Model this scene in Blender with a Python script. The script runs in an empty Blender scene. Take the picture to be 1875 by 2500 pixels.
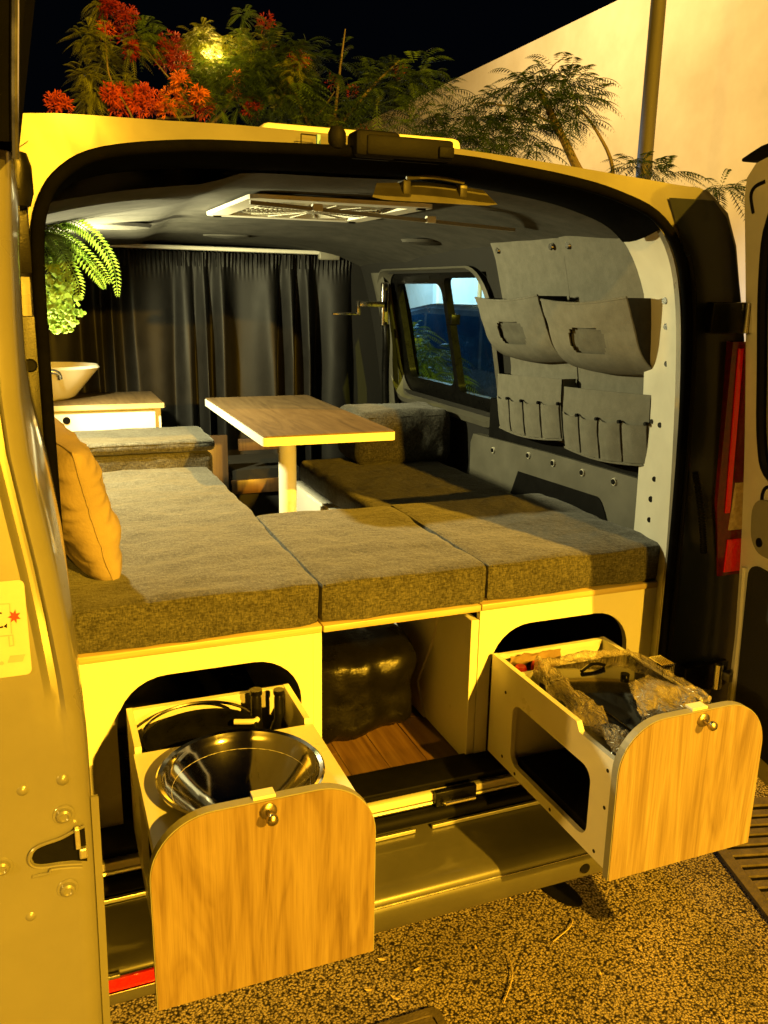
import bpy, bmesh, math, random
import numpy as np
from mathutils import Vector, Matrix, noise
random.seed(7)
S = bpy.context.scene
C = S.collection
R = math.radians
PI = math.pi

# ------------------------------------------------------------------ camera
cd = bpy.data.cameras.new('camera')
cam = bpy.data.objects.new('camera', cd)
C.objects.link(cam)
def cam_matrix(yaw, pitch, roll, loc):
    f = Vector((math.sin(yaw)*math.cos(pitch), math.cos(yaw)*math.cos(pitch), -math.sin(pitch)))
    r = Vector((math.cos(yaw), -math.sin(yaw), 0))
    u = r.cross(f)
    r2 = math.cos(roll)*r + math.sin(roll)*u
    u2 = -math.sin(roll)*r + math.cos(roll)*u
    m = Matrix((r2, u2, -f)).transposed().to_4x4()
    m.translation = loc
    return m
cam.matrix_world = cam_matrix(R(21.834), R(14.571), R(0.98), Vector((-.71, -1.6, 1.65)))
cd.sensor_fit = 'VERTICAL'
cd.sensor_height = 36
cd.lens = 30.1
cd.clip_start = .02
cd.clip_end = 400
S.camera = cam

# ------------------------------------------------------------------ night sky
W = bpy.data.worlds.new('World')
S.world = W
W.use_nodes = True
wn = W.node_tree.nodes
bgn = wn['Background']
bgn.inputs[0].default_value = (.35, .55, 1, 1)
bgn.inputs[1].default_value = .0016
S.view_settings.view_transform = 'Standard'
S.view_settings.look = 'None'
S.view_settings.exposure = 0.0
S.view_settings.gamma = 1
S.view_settings.use_curve_mapping = False
S.cycles.use_denoising = True
S.cycles.max_bounces = 8
S.cycles.diffuse_bounces = 1
S.cycles.transparent_max_bounces = 16
S.cycles.sample_clamp_indirect = 6
S.cycles.caustics_reflective = False
S.cycles.caustics_refractive = False

# ------------------------------------------------------------------ lamps
def point_light(name, loc, power, col, rad, spot=None, target=None, blend=.3):
    l = bpy.data.lights.new(name, 'SPOT' if spot else 'POINT')
    l.energy = power; l.color = col; l.shadow_soft_size = rad
    o = bpy.data.objects.new(name, l); C.objects.link(o); o.location = loc
    if spot:
        l.spot_size = R(spot); l.spot_blend = blend
        o.rotation_euler = (Vector(target)-Vector(loc)).to_track_quat('-Z', 'Y').to_euler()
    return o
SODIUM = (1, .50, .020)
LAMP_A = (2.6, -9.0, 6.2)
LAMP_B = (2.2, -25, 5.6)
LAMP_D = (-6.2, -3.15, 3.6)
LAMP_T = (.68, 5.52, 3.35)
point_light('sodium_light', LAMP_A, 13800, SODIUM, .07)
point_light('sodium_light', LAMP_B, 32000, SODIUM, .16)
point_light('sodium_light', LAMP_D, 950, (1, .58, .10), .08)
point_light('sodium_light', (LAMP_T[0]-.02, LAMP_T[1]-.16, LAMP_T[2]-.02), 30, (1, .60, .10), .05)
point_light('facade_light', (3.3, 9.3, 5.8), 1050, (1, .69, .27), .15, 160, (7, 9.6, 3.0), .6)
point_light('unseen_cool_light', (5.2, 14.0, 3.4), 1000, (.62, .85, 1), .15, 110, (7, 14.0, 1.6), .5)  # unseen cool lamp added for the wall past the side window
point_light('unseen_cool_light', (1.4, 8.6, 3.0), 900, (.55, .80, 1), .12, 90, (3.4, 6.2, .6), .5)  # unseen cool spot added to brighten the parked car's near side
point_light('cabin_or_added_light', (-.705, 1.30, 1.715), 145, (1, .90, .44), .03, 160, (.5, 1.10, 1.15), .35)
point_light('cabin_or_added_light', (-.67, .84, 1.37), 46, (1, .90, .50), .015, 124, (-.82, .92, 1.87), .10)  # added bodiless upward spot brightening the left ceiling and fern

# ------------------------------------------------------------------ materials
def mat(name):
    m = bpy.data.materials.new(name); m.use_nodes = True
    nt = m.node_tree; b = nt.nodes['Principled BSDF']
    return m, nt, b
def N(nt, t, **kw):
    n = nt.nodes.new(t)
    for k, v in kw.items():
        if k in n.inputs: n.inputs[k].default_value = v
        else: setattr(n, k, v)
    return n
def L(nt, a, ao, b, bi): nt.links.new(a.outputs[ao], b.inputs[bi])
def rgb(c): return (c[0], c[1], c[2], 1)
def coords(nt, scale=(1, 1, 1), kind='Object'):
    tc = N(nt, 'ShaderNodeTexCoord'); mp = N(nt, 'ShaderNodeMapping')
    mp.inputs['Scale'].default_value = scale
    L(nt, tc, kind, mp, 'Vector'); return mp
def ramp(nt, stops):
    r = N(nt, 'ShaderNodeValToRGB'); e = r.color_ramp.elements
    while len(e) > 1: e.remove(e[-1])
    e[0].position = stops[0][0]; e[0].color = rgb(stops[0][1])
    for p, c in stops[1:]:
        q = e.new(p); q.color = rgb(c)
    return r
def mottled(name, c0, c1, scale=8, rough=.5, metal=0, coat=0, bump=0, bscale=200, stretch=(1, 1, 1), rvar=.1, spec=.5):
    m, nt, b = mat(name)
    mp = coords(nt, stretch)
    nz = N(nt, 'ShaderNodeTexNoise', Scale=scale, Detail=5, Roughness=.65); L(nt, mp, 0, nz, 'Vector')
    rp = ramp(nt, [(.3, c0), (.7, c1)]); L(nt, nz, 'Fac', rp, 0); L(nt, rp, 0, b, 'Base Color')
    mr = N(nt, 'ShaderNodeMapRange'); mr.inputs['To Min'].default_value = max(.02, rough-rvar); mr.inputs['To Max'].default_value = min(1, rough+rvar)
    L(nt, nz, 'Fac', mr, 0); L(nt, mr, 0, b, 'Roughness')
    b.inputs['Metallic'].default_value = metal
    b.inputs['Coat Weight'].default_value = coat; b.inputs['Coat Roughness'].default_value = .08
    b.inputs['Specular IOR Level'].default_value = spec
    if bump:
        n2 = N(nt, 'ShaderNodeTexNoise', Scale=bscale, Detail=3); L(nt, mp, 0, n2, 'Vector')
        bp = N(nt, 'ShaderNodeBump', Strength=bump, Distance=.004); L(nt, n2, 'Fac', bp, 'Height'); L(nt, bp, 0, b, 'Normal')
    return m
def wood(name, c0, c1, c2, axis, rough=.42, scale=1.0, coat=.15):
    """straight grain along one axis with fine pores and broad cathedral bands"""
    m, nt, b = mat(name)
    st = [38*scale]*3; st[axis] = 1.6*scale
    mp = coords(nt, tuple(st))
    n1 = N(nt, 'ShaderNodeTexNoise', Scale=1.0, Detail=6, Roughness=.62, Distortion=.8); L(nt, mp, 0, n1, 'Vector')
    st2 = [9*scale]*3; st2[axis] = .9*scale
    mp2 = coords(nt, tuple(st2))
    n2 = N(nt, 'ShaderNodeTexNoise', Scale=1.0, Detail=3, Distortion=1.6); L(nt, mp2, 0, n2, 'Vector')
    mul = N(nt, 'ShaderNodeMath', operation='MULTIPLY'); mul.inputs[1].default_value = 9; L(nt, n2, 'Fac', mul, 0)
    fr = N(nt, 'ShaderNodeMath', operation='PINGPONG'); fr.inputs[1].default_value = 1; L(nt, mul, 0, fr, 0)
    mix = N(nt, 'ShaderNodeMath', operation='MULTIPLY_ADD'); mix.inputs[1].default_value = .26; L(nt, fr, 0, mix, 0); L(nt, n1, 'Fac', mix, 2)
    rp = ramp(nt, [(.36, c0), (.58, c1), (.86, c2)]); L(nt, mix, 0, rp, 0); st3 = [420*scale]*3; st3[axis] = 7*scale
    mp3 = coords(nt, tuple(st3)); n3 = N(nt, 'ShaderNodeTexNoise', Scale=1.0, Detail=2); L(nt, mp3, 0, n3, 'Vector')
    pr = ramp(nt, [(.33, (.62, .56, .50)), (.47, (1, 1, 1)), (.62, (1.10, 1.09, 1.06))]); L(nt, n3, 'Fac', pr, 0)
    pm = N(nt, 'ShaderNodeMix', data_type='RGBA', blend_type='MULTIPLY'); pm.inputs[0].default_value = .38; L(nt, rp, 0, pm, 6); L(nt, pr, 0, pm, 7); L(nt, pm, 2, b, 'Base Color')
    bp = N(nt, 'ShaderNodeBump', Strength=.12, Distance=.001); L(nt, n3, 'Fac', bp, 'Height'); L(nt, bp, 0, b, 'Normal')
    b.inputs['Roughness'].default_value = rough; b.inputs['Coat Weight'].default_value = coat; b.inputs['Coat Roughness'].default_value = .25
    return m
def heather(name, lo, mid, hi, sc=1.0):
    """woven two-tone upholstery"""
    m, nt, b = mat(name)
    tc = N(nt, 'ShaderNodeTexCoord')
    def nz(s):
        mp = N(nt, 'ShaderNodeMapping'); mp.inputs['Scale'].default_value = s; L(nt, tc, 'Object', mp, 0)
        n = N(nt, 'ShaderNodeTexNoise', Scale=1.0, Detail=3, Roughness=.7); L(nt, mp, 0, n, 'Vector'); return n
    a = nz((55*sc, 190*sc, 190*sc)); c = nz((190*sc, 60*sc, 75*sc)); d = nz((6, 6, 6))
    ad = N(nt, 'ShaderNodeMath', operation='ADD'); L(nt, a, 'Fac', ad, 0); L(nt, c, 'Fac', ad, 1)
    a2 = N(nt, 'ShaderNodeMath', operation='MULTIPLY_ADD'); a2.inputs[1].default_value = .35; L(nt, d, 'Fac', a2, 0); L(nt, ad, 0, a2, 2)
    rp = ramp(nt, [(.44, lo), (.56, mid), (.70, hi)])
    hf = N(nt, 'ShaderNodeMath', operation='MULTIPLY'); hf.inputs[1].default_value = .475; L(nt, a2, 0, hf, 0)
    L(nt, hf, 0, rp, 0); L(nt, rp, 0, b, 'Base Color')
    bp = N(nt, 'ShaderNodeBump', Strength=.5, Distance=.002); L(nt, ad, 0, bp, 'Height')
    n4 = nz((9, 9, 9)); bp2 = N(nt, 'ShaderNodeBump', Strength=.5, Distance=.02); L(nt, n4, 'Fac', bp2, 'Height'); L(nt, bp, 0, bp2, 'Normal')
    L(nt, bp2, 0, b, 'Normal')
    b.inputs['Roughness'].default_value = .95; b.inputs['Specular IOR Level'].default_value = .15
    b.inputs['Sheen Weight'].default_value = .15
    return m
def leafmat(name, c0, c1, trans=.35, scale=3):
    m, nt, b = mat(name)
    mp = coords(nt); nz = N(nt, 'ShaderNodeTexNoise', Scale=scale, Detail=4); L(nt, mp, 0, nz, 'Vector')
    rp = ramp(nt, [(.35, c0), (.65, c1)]); L(nt, nz, 'Fac', rp, 0); L(nt, rp, 0, b, 'Base Color')
    b.inputs['Roughness'].default_value = .5
    tr = N(nt, 'ShaderNodeBsdfTranslucent'); L(nt, rp, 0, tr, 'Color')
    mx = N(nt, 'ShaderNodeMixShader'); mx.inputs[0].default_value = trans
    L(nt, b, 0, mx, 1); L(nt, tr, 0, mx, 2); L(nt, mx, 0, nt.nodes['Material Output'], 0)
    return m
def emit(name, col, s):
    m, nt, b = mat(name)
    b.inputs['Base Color'].default_value = rgb(col); b.inputs['Emission Color'].default_value = rgb(col); b.inputs['Emission Strength'].default_value = s
    return m
def film(name, opac, col, rough=.16):
    m, nt, b = mat(name)
    b.inputs['Base Color'].default_value = rgb(col); b.inputs['Roughness'].default_value = rough; b.inputs['Specular IOR Level'].default_value = 1.0
    b.inputs['Coat Weight'].default_value = 1; b.inputs['Coat Roughness'].default_value = .08
    mp = coords(nt, (1, .4, 1)); nz = N(nt, 'ShaderNodeTexNoise', Scale=40, Detail=3, Roughness=.55, Distortion=1.6); L(nt, mp, 0, nz, 'Vector')
    bp = N(nt, 'ShaderNodeBump', Strength=1, Distance=.03); L(nt, nz, 'Fac', bp, 'Height'); L(nt, bp, 0, b, 'Normal'); L(nt, bp, 0, b, 'Coat Normal')
    tr = N(nt, 'ShaderNodeBsdfTransparent'); mx = N(nt, 'ShaderNodeMixShader'); lw = N(nt, 'ShaderNodeLayerWeight', Blend=.35); L(nt, bp, 0, lw, 'Normal')
    mr = N(nt, 'ShaderNodeMapRange'); mr.inputs['To Min'].default_value = opac*.6; mr.inputs['To Max'].default_value = min(1, opac*2.2)
    L(nt, lw, 'Facing', mr, 0); L(nt, mr, 0, mx, 0)
    L(nt, tr, 0, mx, 1); L(nt, b, 0, mx, 2); L(nt, mx, 0, nt.nodes['Material Output'], 0)
    return m
def tint_glass(name, col, refl=.12):
    m, nt, b = mat(name)
    tr = N(nt, 'ShaderNodeBsdfTransparent'); tr.inputs[0].default_value = rgb(col)
    gl = N(nt, 'ShaderNodeBsdfGlossy', Roughness=.02)
    mx = N(nt, 'ShaderNodeMixShader'); mx.inputs[0].default_value = refl
    L(nt, tr, 0, mx, 1); L(nt, gl, 0, mx, 2); L(nt, mx, 0, nt.nodes['Material Output'], 0)
    return m

M = {}
M['paint'] = mottled('van_paint', (.165, .16, .14), (.205, .20, .175), 3.5, .30, .30, .9, .04, 9, spec=.4)
M['bumper'] = mottled('bumper_paint', (.070, .068, .058), (.10, .097, .083), 3.5, .36, .15, .5, .04, 7, spec=.4)
M['paint_in'] = mottled('van_inner_paint', (.58, .56, .48), (.66, .64, .55), 9, .40, .1, .25, .03, 60)
M['paint_shaded'] = mottled('inner_paint_shaded', (.085, .083, .068), (.125, .121, .10), 7, .5, .1, .1, .03, 60)  # darker copy of the inner paint; shade along the right wall put in
M['dark_wall'] = mottled('inner_lining', (.0045, .0045, .0045), (.009, .0085, .008), 20, .9, 0, 0, .2, 300)
M['rubber'] = mottled('black_rubber', (.0025, .0025, .0025), (.005, .005, .005), 30, .6, 0, 0, .1, 200, spec=.08)
M['matte_black'] = mottled('matte_black_trim', (.0016, .0016, .0016), (.003, .003, .003), 30, .95, 0, 0, .1, 200, spec=.02)
M['plastic'] = mottled('black_plastic', (.0025, .0025, .0025), (.006, .006, .006), 40, .30, 0, 0, .1, 400, spec=.2)
M['handle_grey'] = mottled('grey_handle_plastic', (.055, .052, .043), (.080, .076, .062), 20, .5)
M['plastic_beige'] = mottled('beige_plastic', (.20, .19, .155), (.25, .24, .195), 20, .45)
M['white'] = mottled('white_laminate', (.74, .72, .66), (.80, .78, .72), 6, .30, 0, .1, .03, 20)
M['edge_wood'] = wood('pale_edge_band', (.40, .30, .15), (.47, .37, .20), (.54, .44, .26), 0)
M['front_wood'] = wood('drawer_front_veneer', (.120, .077, .037), (.193, .135, .068), (.245, .182, .10), 2, scale=1.6)
M['front_pale'] = wood('pale_drawer_front_veneer', (.168, .118, .067), (.228, .170, .104), (.292, .238, .164), 2, scale=1.3)
M['front_edge'] = mottled('grey_edge_band', (.22, .22, .18), (.28, .27, .22), 30, .5)
M['table_wood'] = wood('table_veneer', (.066, .041, .017), (.098, .062, .026), (.125, .082, .037), 1, .55, scale=1.4, coat=0)
M['floor_wood'] = wood('floor_plank', (.085, .045, .018), (.14, .078, .033), (.20, .12, .055), 1, .35)
M['brown_wood'] = wood('brown_box_wood', (.06, .030, .011), (.09, .048, .020), (.12, .066, .030), 2)
M['fabric'] = heather('grey_heather_fabric', (.022, .021, .018), (.062, .060, .052), (.125, .122, .108), 1.5)
M['felt'] = mottled('grey_felt', (.046, .046, .042), (.080, .078, .072), 14, .95, 0, 0, .3, 300, spec=.1)
M['curtain'] = mottled('black_curtain', (.0065, .0063, .0068), (.012, .0117, .0124), 12, .62, 0, 0, .15, 500, spec=.35)
M['organizer'] = mottled('grey_organizer_fabric', (.115, .112, .094), (.155, .150, .128), 30, .9, 0, 0, .3, 350, spec=.2)
M['pocket_grey'] = mottled('grey_pocket_lining', (.070, .068, .058), (.10, .098, .083), 30, .9, 0, 0, .3, 350, spec=.2)
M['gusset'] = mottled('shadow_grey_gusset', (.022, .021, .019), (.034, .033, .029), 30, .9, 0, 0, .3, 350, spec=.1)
M['pillow'] = mottled('peach_pillow_cotton', (.26, .205, .155), (.32, .255, .195), 8, .9, 0, 0, .25, 120, spec=.2)
M['steel'] = mottled('polished_steel', (.62, .60, .56), (.70, .68, .64), 12, .10, 1, 0, .02, 10, rvar=.05)
M['chrome'] = mottled('chrome', (.70, .69, .66), (.76, .75, .72), 20, .18, 1)
M['brass'] = mottled('satin_knob_metal', (.40, .35, .25), (.48, .42, .31), 20, .30, 1)
M['alu'] = mottled('aluminium_rail', (.60, .59, .55), (.70, .69, .65), 40, .35, .9, stretch=(1, 30, 30))
M['redlens'] = mottled('red_lens', (.85, .008, .010), (.95, .020, .018), 60, .08, 0, .6, .6, 90)
M['darkredlens'] = mottled('dark_red_lens', (.09, .004, .006), (.16, .006, .008), 60, .12, 0, .6, .3, 90)
M['amberlens'] = mottled('clear_amber_lens', (.50, .36, .14), (.80, .62, .30), 80, .10, .3, .6, 1.0, 60)
M['black_gloss'] = mottled('black_glass', (.002, .002, .002), (.004, .004, .004), 8, .08, 0, .2, spec=.25)
M['bag'] = mottled('black_bin_bag', (.0025, .0023, .002), (.006, .0055, .005), 12, .30, 0, 0, .2, 120, spec=.22)
M['film'] = film('clear_plastic_wrap', .40, (.52, .45, .34))
M['card'] = mottled('brown_paper', (.24, .16, .08), (.34, .24, .13), 20, .8, 0, 0, .3, 60)
M['red'] = mottled('red_plastic', (.55, .012, .012), (.65, .03, .02), 20, .4)
M['glass'] = tint_glass('blue_tinted_glass', (.40, .70, .90), .05)
M['glass_dark'] = tint_glass('dark_glass', (.010, .012, .014), .05)
M['vent'] = mottled('clear_vent_plastic', (.52, .50, .42), (.62, .60, .50), 12, .25, 0, .3)
M['vent_white'] = mottled('white_vent_plastic', (.68, .66, .58), (.76, .74, .66), 12, .35)
M['ceramic'] = mottled('white_basin_ceramic', (.78, .76, .70), (.82, .80, .74), 5, .15, 0, .4)
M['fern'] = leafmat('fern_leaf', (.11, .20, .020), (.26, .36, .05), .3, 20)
M['leaf_lit'] = leafmat('lit_tone_leaf', (.13, .17, .014), (.26, .29, .03), .35)  # leaf copy with the lamplight put into its colour
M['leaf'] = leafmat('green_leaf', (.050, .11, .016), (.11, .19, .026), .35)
M['leaf_dark'] = leafmat('shade_tone_leaf', (.016, .040, .010), (.034, .068, .016), .30)  # leaf copy with the shade of unlit foliage put into its colour
M['flower'] = leafmat('red_flower', (.42, .035, .012), (.60, .10, .022), .3, 6)
M['flower_orange'] = leafmat('orange_flower', (.66, .14, .02), (.78, .24, .035), .3, 6)
M['flower_dark'] = leafmat('crimson_flower', (.18, .010, .008), (.30, .03, .012), .3, 6)
M['bark'] = mottled('bark', (.07, .055, .04), (.15, .12, .09), 20, .85, 0, 0, .5, 60, stretch=(1, 1, .2))
M['wall'] = mottled('painted_facade', (.60, .53, .41), (.82, .77, .66), .55, .85, 0, 0, .15, 40, spec=.2)
M['pole'] = mottled('galvanised_pole', (.045, .043, .042), (.08, .077, .073), 4, .7, .1, stretch=(3, 3, .4))
M['car'] = mottled('dark_car_paint', (.05, .06, .07), (.075, .09, .10), 5, .25, .2, .8)
M['grate'] = mottled('cast_iron', (.09, .075, .055), (.16, .13, .10), 30, .6, .4, 0, .5, 120)
M['sticker'] = mottled('sticker_paper', (.36, .345, .30), (.42, .40, .35), 20, .5)
M['sticker_grey'] = mottled('sticker_grey_ink', (.25, .24, .22), (.32, .31, .28), 20, .5)
M['sticker_orange'] = mottled('sticker_orange_ink', (.60, .20, .03), (.65, .24, .04), 20, .5)
M['blue'] = mottled('blue_tape', (.10, .30, .60), (.14, .36, .68), 20, .5)
M['lampglow'] = emit('sodium_lamp_glass', (1, .55, .08), 14)
M['ledglow'] = emit('led_strip', (1, .85, .6), 6)
M['tyre'] = M['rubber']
# asphalt with coarse pale aggregate
def asphalt():
    m, nt, b = mat('asphalt')
    mp = coords(nt)
    v = N(nt, 'ShaderNodeTexVoronoi', Scale=165); L(nt, mp, 0, v, 'Vector')
    n = N(nt, 'ShaderNodeTexNoise', Scale=150, Detail=5, Roughness=.75); L(nt, mp, 0, n, 'Vector')
    n2 = N(nt, 'ShaderNodeTexNoise', Scale=2.2, Detail=6, Roughness=.62); L(nt, mp, 0, n2, 'Vector')
    h = N(nt, 'ShaderNodeMath', operation='SUBTRACT'); L(nt, n, 'Fac', h, 0)
    vm = N(nt, 'ShaderNodeMath', operation='MULTIPLY'); vm.inputs[1].default_value = .55; L(nt, v, 'Distance', vm, 0); L(nt, vm, 0, h, 1)
    rp = ramp(nt, [(.07, (.009, .007, .0055)), (.20, (.15, .124, .098)), (.38, (.48, .41, .33))]); L(nt, h, 0, rp, 0)
    mx = N(nt, 'ShaderNodeMix', data_type='RGBA', blend_type='MULTIPLY'); mx.inputs[0].default_value = 1
    r2 = ramp(nt, [(.25, (.38, .36, .34)), (.5, (.85, .84, .83)), (.75, (1.2, 1.15, 1.1))]); L(nt, n2, 'Fac', r2, 0)
    L(nt, rp, 0, mx, 6); L(nt, r2, 0, mx, 7); L(nt, mx, 2, b, 'Base Color')
    bp = N(nt, 'ShaderNodeBump', Strength=.7, Distance=.006); L(nt, h, 0, bp, 'Height'); L(nt, bp, 0, b, 'Normal')
    b.inputs['Roughness'].default_value = .8; b.inputs['Specular IOR Level'].default_value = .3
    return m
M['asphalt'] = asphalt()

# ------------------------------------------------------------------ mesh helpers
def link(name, bm, m, parent=None, smooth=False, world=True):
    """one mesh object; vertices are given in world coordinates unless world is False"""
    me = bpy.data.meshes.new(name)
    if isinstance(bm, bmesh.types.BMesh):
        bmesh.ops.recalc_face_normals(bm, faces=bm.faces)
        bm.to_mesh(me); bm.free()
    else:
        me.from_pydata(*bm)
    for mm in (m if isinstance(m, (list, tuple)) else [m]): me.materials.append(mm if not isinstance(mm, str) else M[mm])
    if smooth:
        me.polygons.foreach_set('use_smooth', [True]*len(me.polygons))
        try:
            if smooth != 'soft': me.set_sharp_from_angle(angle=R(38))
        except Exception: pass
    o = bpy.data.objects.new(name, me); C.objects.link(o)
    if parent:
        o.parent = parent
        if world:
            p = Vector((0, 0, 0)); q = parent
            while q: p += q.location; q = q.parent
            o.location = -p
    return o
def tag(o, label=None, cat=None, group=None, kind=None):
    if label: o['label'] = label
    if cat: o['category'] = cat
    if group: o['group'] = group
    if kind: o['kind'] = kind
    return o
def thing(name, label, cat, loc=(0, 0, 0), group=None):
    o = bpy.data.objects.new(name, None); C.objects.link(o); o.location = loc; o.empty_display_size = .05
    return tag(o, label, cat, group)
def B(): return bmesh.new()
def box(bm, lo, hi, bev=0, seg=2):
    vs = [bm.verts.new((x, y, z)) for x in (lo[0], hi[0]) for y in (lo[1], hi[1]) for z in (lo[2], hi[2])]
    fs = [bm.faces.new([vs[i] for i in q]) for q in ((0, 1, 3, 2), (4, 6, 7, 5), (0, 4, 5, 1), (2, 3, 7, 6), (0, 2, 6, 4), (1, 5, 7, 3))]
    if bev:
        es = list({e for f in fs for e in f.edges})
        bmesh.ops.bevel(bm, geom=es, offset=bev, segments=seg, profile=.5, affect='EDGES')
    return bm
def box_obj(name, lo, hi, m, parent=None, bev=0, seg=2, smooth=None):
    return link(name, box(B(), lo, hi, bev, seg), m, parent, smooth=bool(bev) if smooth is None else smooth)
def plate(bm, loops, f3, thick, bev=0):
    """flat plate from 2D loops (outer first, holes after); f3 maps (u,v) to 3D, thick is the 3D thickness vector"""
    es = []
    for lp in loops:
        vs = [bm.verts.new(f3(*p)) for p in lp]
        es += [bm.edges.new((vs[i], vs[(i+1) % len(vs)])) for i in range(len(vs))]
    r = bmesh.ops.triangle_fill(bm, use_beauty=True, use_dissolve=False, edges=es)
    fs = [g for g in r['geom'] if isinstance(g, bmesh.types.BMFace)]
    ex = bmesh.ops.extrude_face_region(bm, geom=fs)
    bmesh.ops.translate(bm, verts=[v for v in ex['geom'] if isinstance(v, bmesh.types.BMVert)], vec=thick)
    return bm
def rrect(u0, u1, v0, v1, r, n=8, corners=(1, 1, 1, 1)):
    """rounded rectangle, corners order: (u1,v1) (u0,v1) (u0,v0) (u1,v0)"""
    out = []
    for k, (cu, cv, a0) in enumerate(((u1-r, v1-r, 0), (u0+r, v1-r, 90), (u0+r, v0+r, 180), (u1-r, v0+r, 270))):
        if corners[k]:
            out += [(cu+r*math.cos(R(a0+90*i/n)), cv+r*math.sin(R(a0+90*i/n))) for i in range(n+1)]
        else:
            out.append(((u1, v1), (u0, v1), (u0, v0), (u1, v0))[k])
    return out
def smooth_path(pts, k=6, closed=False):
    P = [Vector(p) for p in pts]; n = len(P); out = []
    for i in range(n if closed else n-1):
        p0 = P[(i-1) % n] if closed or i > 0 else P[i]; p1 = P[i]; p2 = P[(i+1) % n]; p3 = P[(i+2) % n] if closed or i+2 < n else p2
        for j in range(k):
            t = j/k
            out.append(.5*((2*p1)+(p2-p0)*t+(2*p0-5*p1+4*p2-p3)*t*t+(3*p1-p0-3*p2+p3)*t**3))
    if not closed: out.append(P[-1])
    return out
def tube(bm, path, r, n=8, closed=False, caps=True):
    P = [Vector(p) for p in path]; rs = r if isinstance(r, (list, tuple)) else [r]*len(P)
    rings = []; up = None
    for i, p in enumerate(P):
        if closed: t = (P[(i+1) % len(P)]-P[i-1]).normalized()
        else: t = (P[min(i+1, len(P)-1)]-P[max(i-1, 0)]).normalized()
        if up is None: up = t.orthogonal().normalized()
        up = (up-t*up.dot(t)).normalized(); s = t.cross(up)
        rings.append([bm.verts.new(p+rs[i]*(math.cos(2*PI*k/n)*up+math.sin(2*PI*k/n)*s)) for k in range(n)])
    m = len(rings)
    for i in range(m if closed else m-1):
        a, b = rings[i], rings[(i+1) % m]
        for k in range(n): bm.faces.new((a[k], a[(k+1) % n], b[(k+1) % n], b[k]))
    if caps and not closed: bm.faces.new(rings[0]); bm.faces.new(rings[-1])
    return bm
def cyl(bm, a, b, r0, r1=None, n=16): return tube(bm, [a, b], [r0, r0 if r1 is None else r1], n)
def lathe(bm, prof, c, n=32, sx=1, sy=1):
    """profile of (radius, z) about the vertical axis through c"""
    rings = []
    for r, z in prof:
        if r < 1e-5: rings.append([bm.verts.new((c[0], c[1], c[2]+z))])
        else: rings.append([bm.verts.new((c[0]+sx*r*math.cos(2*PI*k/n), c[1]+sy*r*math.sin(2*PI*k/n), c[2]+z)) for k in range(n)])
    for a, b in zip(rings, rings[1:]):
        for k in range(n):
            q = [a[k % len(a)], a[(k+1) % len(a)], b[(k+1) % len(b)], b[k % len(b)]]
            q = [v for i, v in enumerate(q) if v not in q[:i]]
            if len(q) > 2: bm.faces.new(q)
    return bm
def loft(bm, rings, closed=True):
    R_ = [[bm.verts.new(p) for p in r] for r in rings]
    n = len(R_[0])
    for a, b in zip(R_, R_[1:]):
        for k in range(n if closed else n-1): bm.faces.new((a[k], a[(k+1) % n], b[(k+1) % n], b[k]))
    return bm
def grid(bm, f, nu, nv):
    V = [[bm.verts.new(f(i/nu, j/nv)) for j in range(nv+1)] for i in range(nu+1)]
    for i in range(nu):
        for j in range(nv): bm.faces.new((V[i][j], V[i+1][j], V[i+1][j+1], V[i][j+1]))
    return bm
def nz(*p): return noise.noise(Vector(p))
def lerp(a, b, t): return a+(b-a)*t
def interp(tab, z):
    if z <= tab[0][0]: return tab[0][1]
    for (a, va), (b, vb) in zip(tab, tab[1:]):
        if z <= b: return va+(vb-va)*(z-a)/(b-a)
    return tab[-1][1]

# ================================================================== SETTING
link('ground', ([(-60, -60, 0), (60, -60, 0), (60, 60, 0), (-60, 60, 0)], [], [(0, 1, 2, 3)]), 'asphalt')['kind'] = 'structure'

# building on the right
bld = thing('building', 'long pale rendered building with a flat roof line behind the trees on the right', 'building', (7, 10, 0))
bm = B()
plate(bm, [[(2, 0), (26, 0), (26, 5.52), (2, 5.52)]], lambda u, v: (7, u, v), (.3, 0, 0))
link('wall', bm, 'wall', bld)
box_obj('rear_wall', (7.3, 2, 0), (13, 26, 5.40), 'wall', bld)
for y in (11.2, 13.0, 14.8, 16.6):
    box_obj('pilaster', (6.93, y, 0), (6.998, y+.16, 2.6), 'white', bld)
box_obj('plinth', (6.96, 2.0, 0), (6.998, 26, .45), 'pole', bld)

# lamp pole in front of it
pole = thing('lamp_pole', 'tall grey metal lamp pole standing in front of the pale building', 'lamp pole', (4.5, 5.23, 0))
bm = B(); cyl(bm, (4.5, 5.23, .3), (4.5, 5.23, 6.0), .075, .062, 20); link('shaft', bm, 'pole', pole, True)
bm = B(); cyl(bm, (4.5, 5.23, 0), (4.5, 5.23, .3), .11, .095, 20); link('base', bm, 'pole', pole, True)
bm = B(); tube(bm, smooth_path([(4.5, 5.23, 6.0), (4.45, 5.2, 6.5), (4.1, 5.0, 6.75), (3.6, 4.7, 6.8)], 6), .04, 10); link('arm', bm, 'pole', pole, True)

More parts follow.
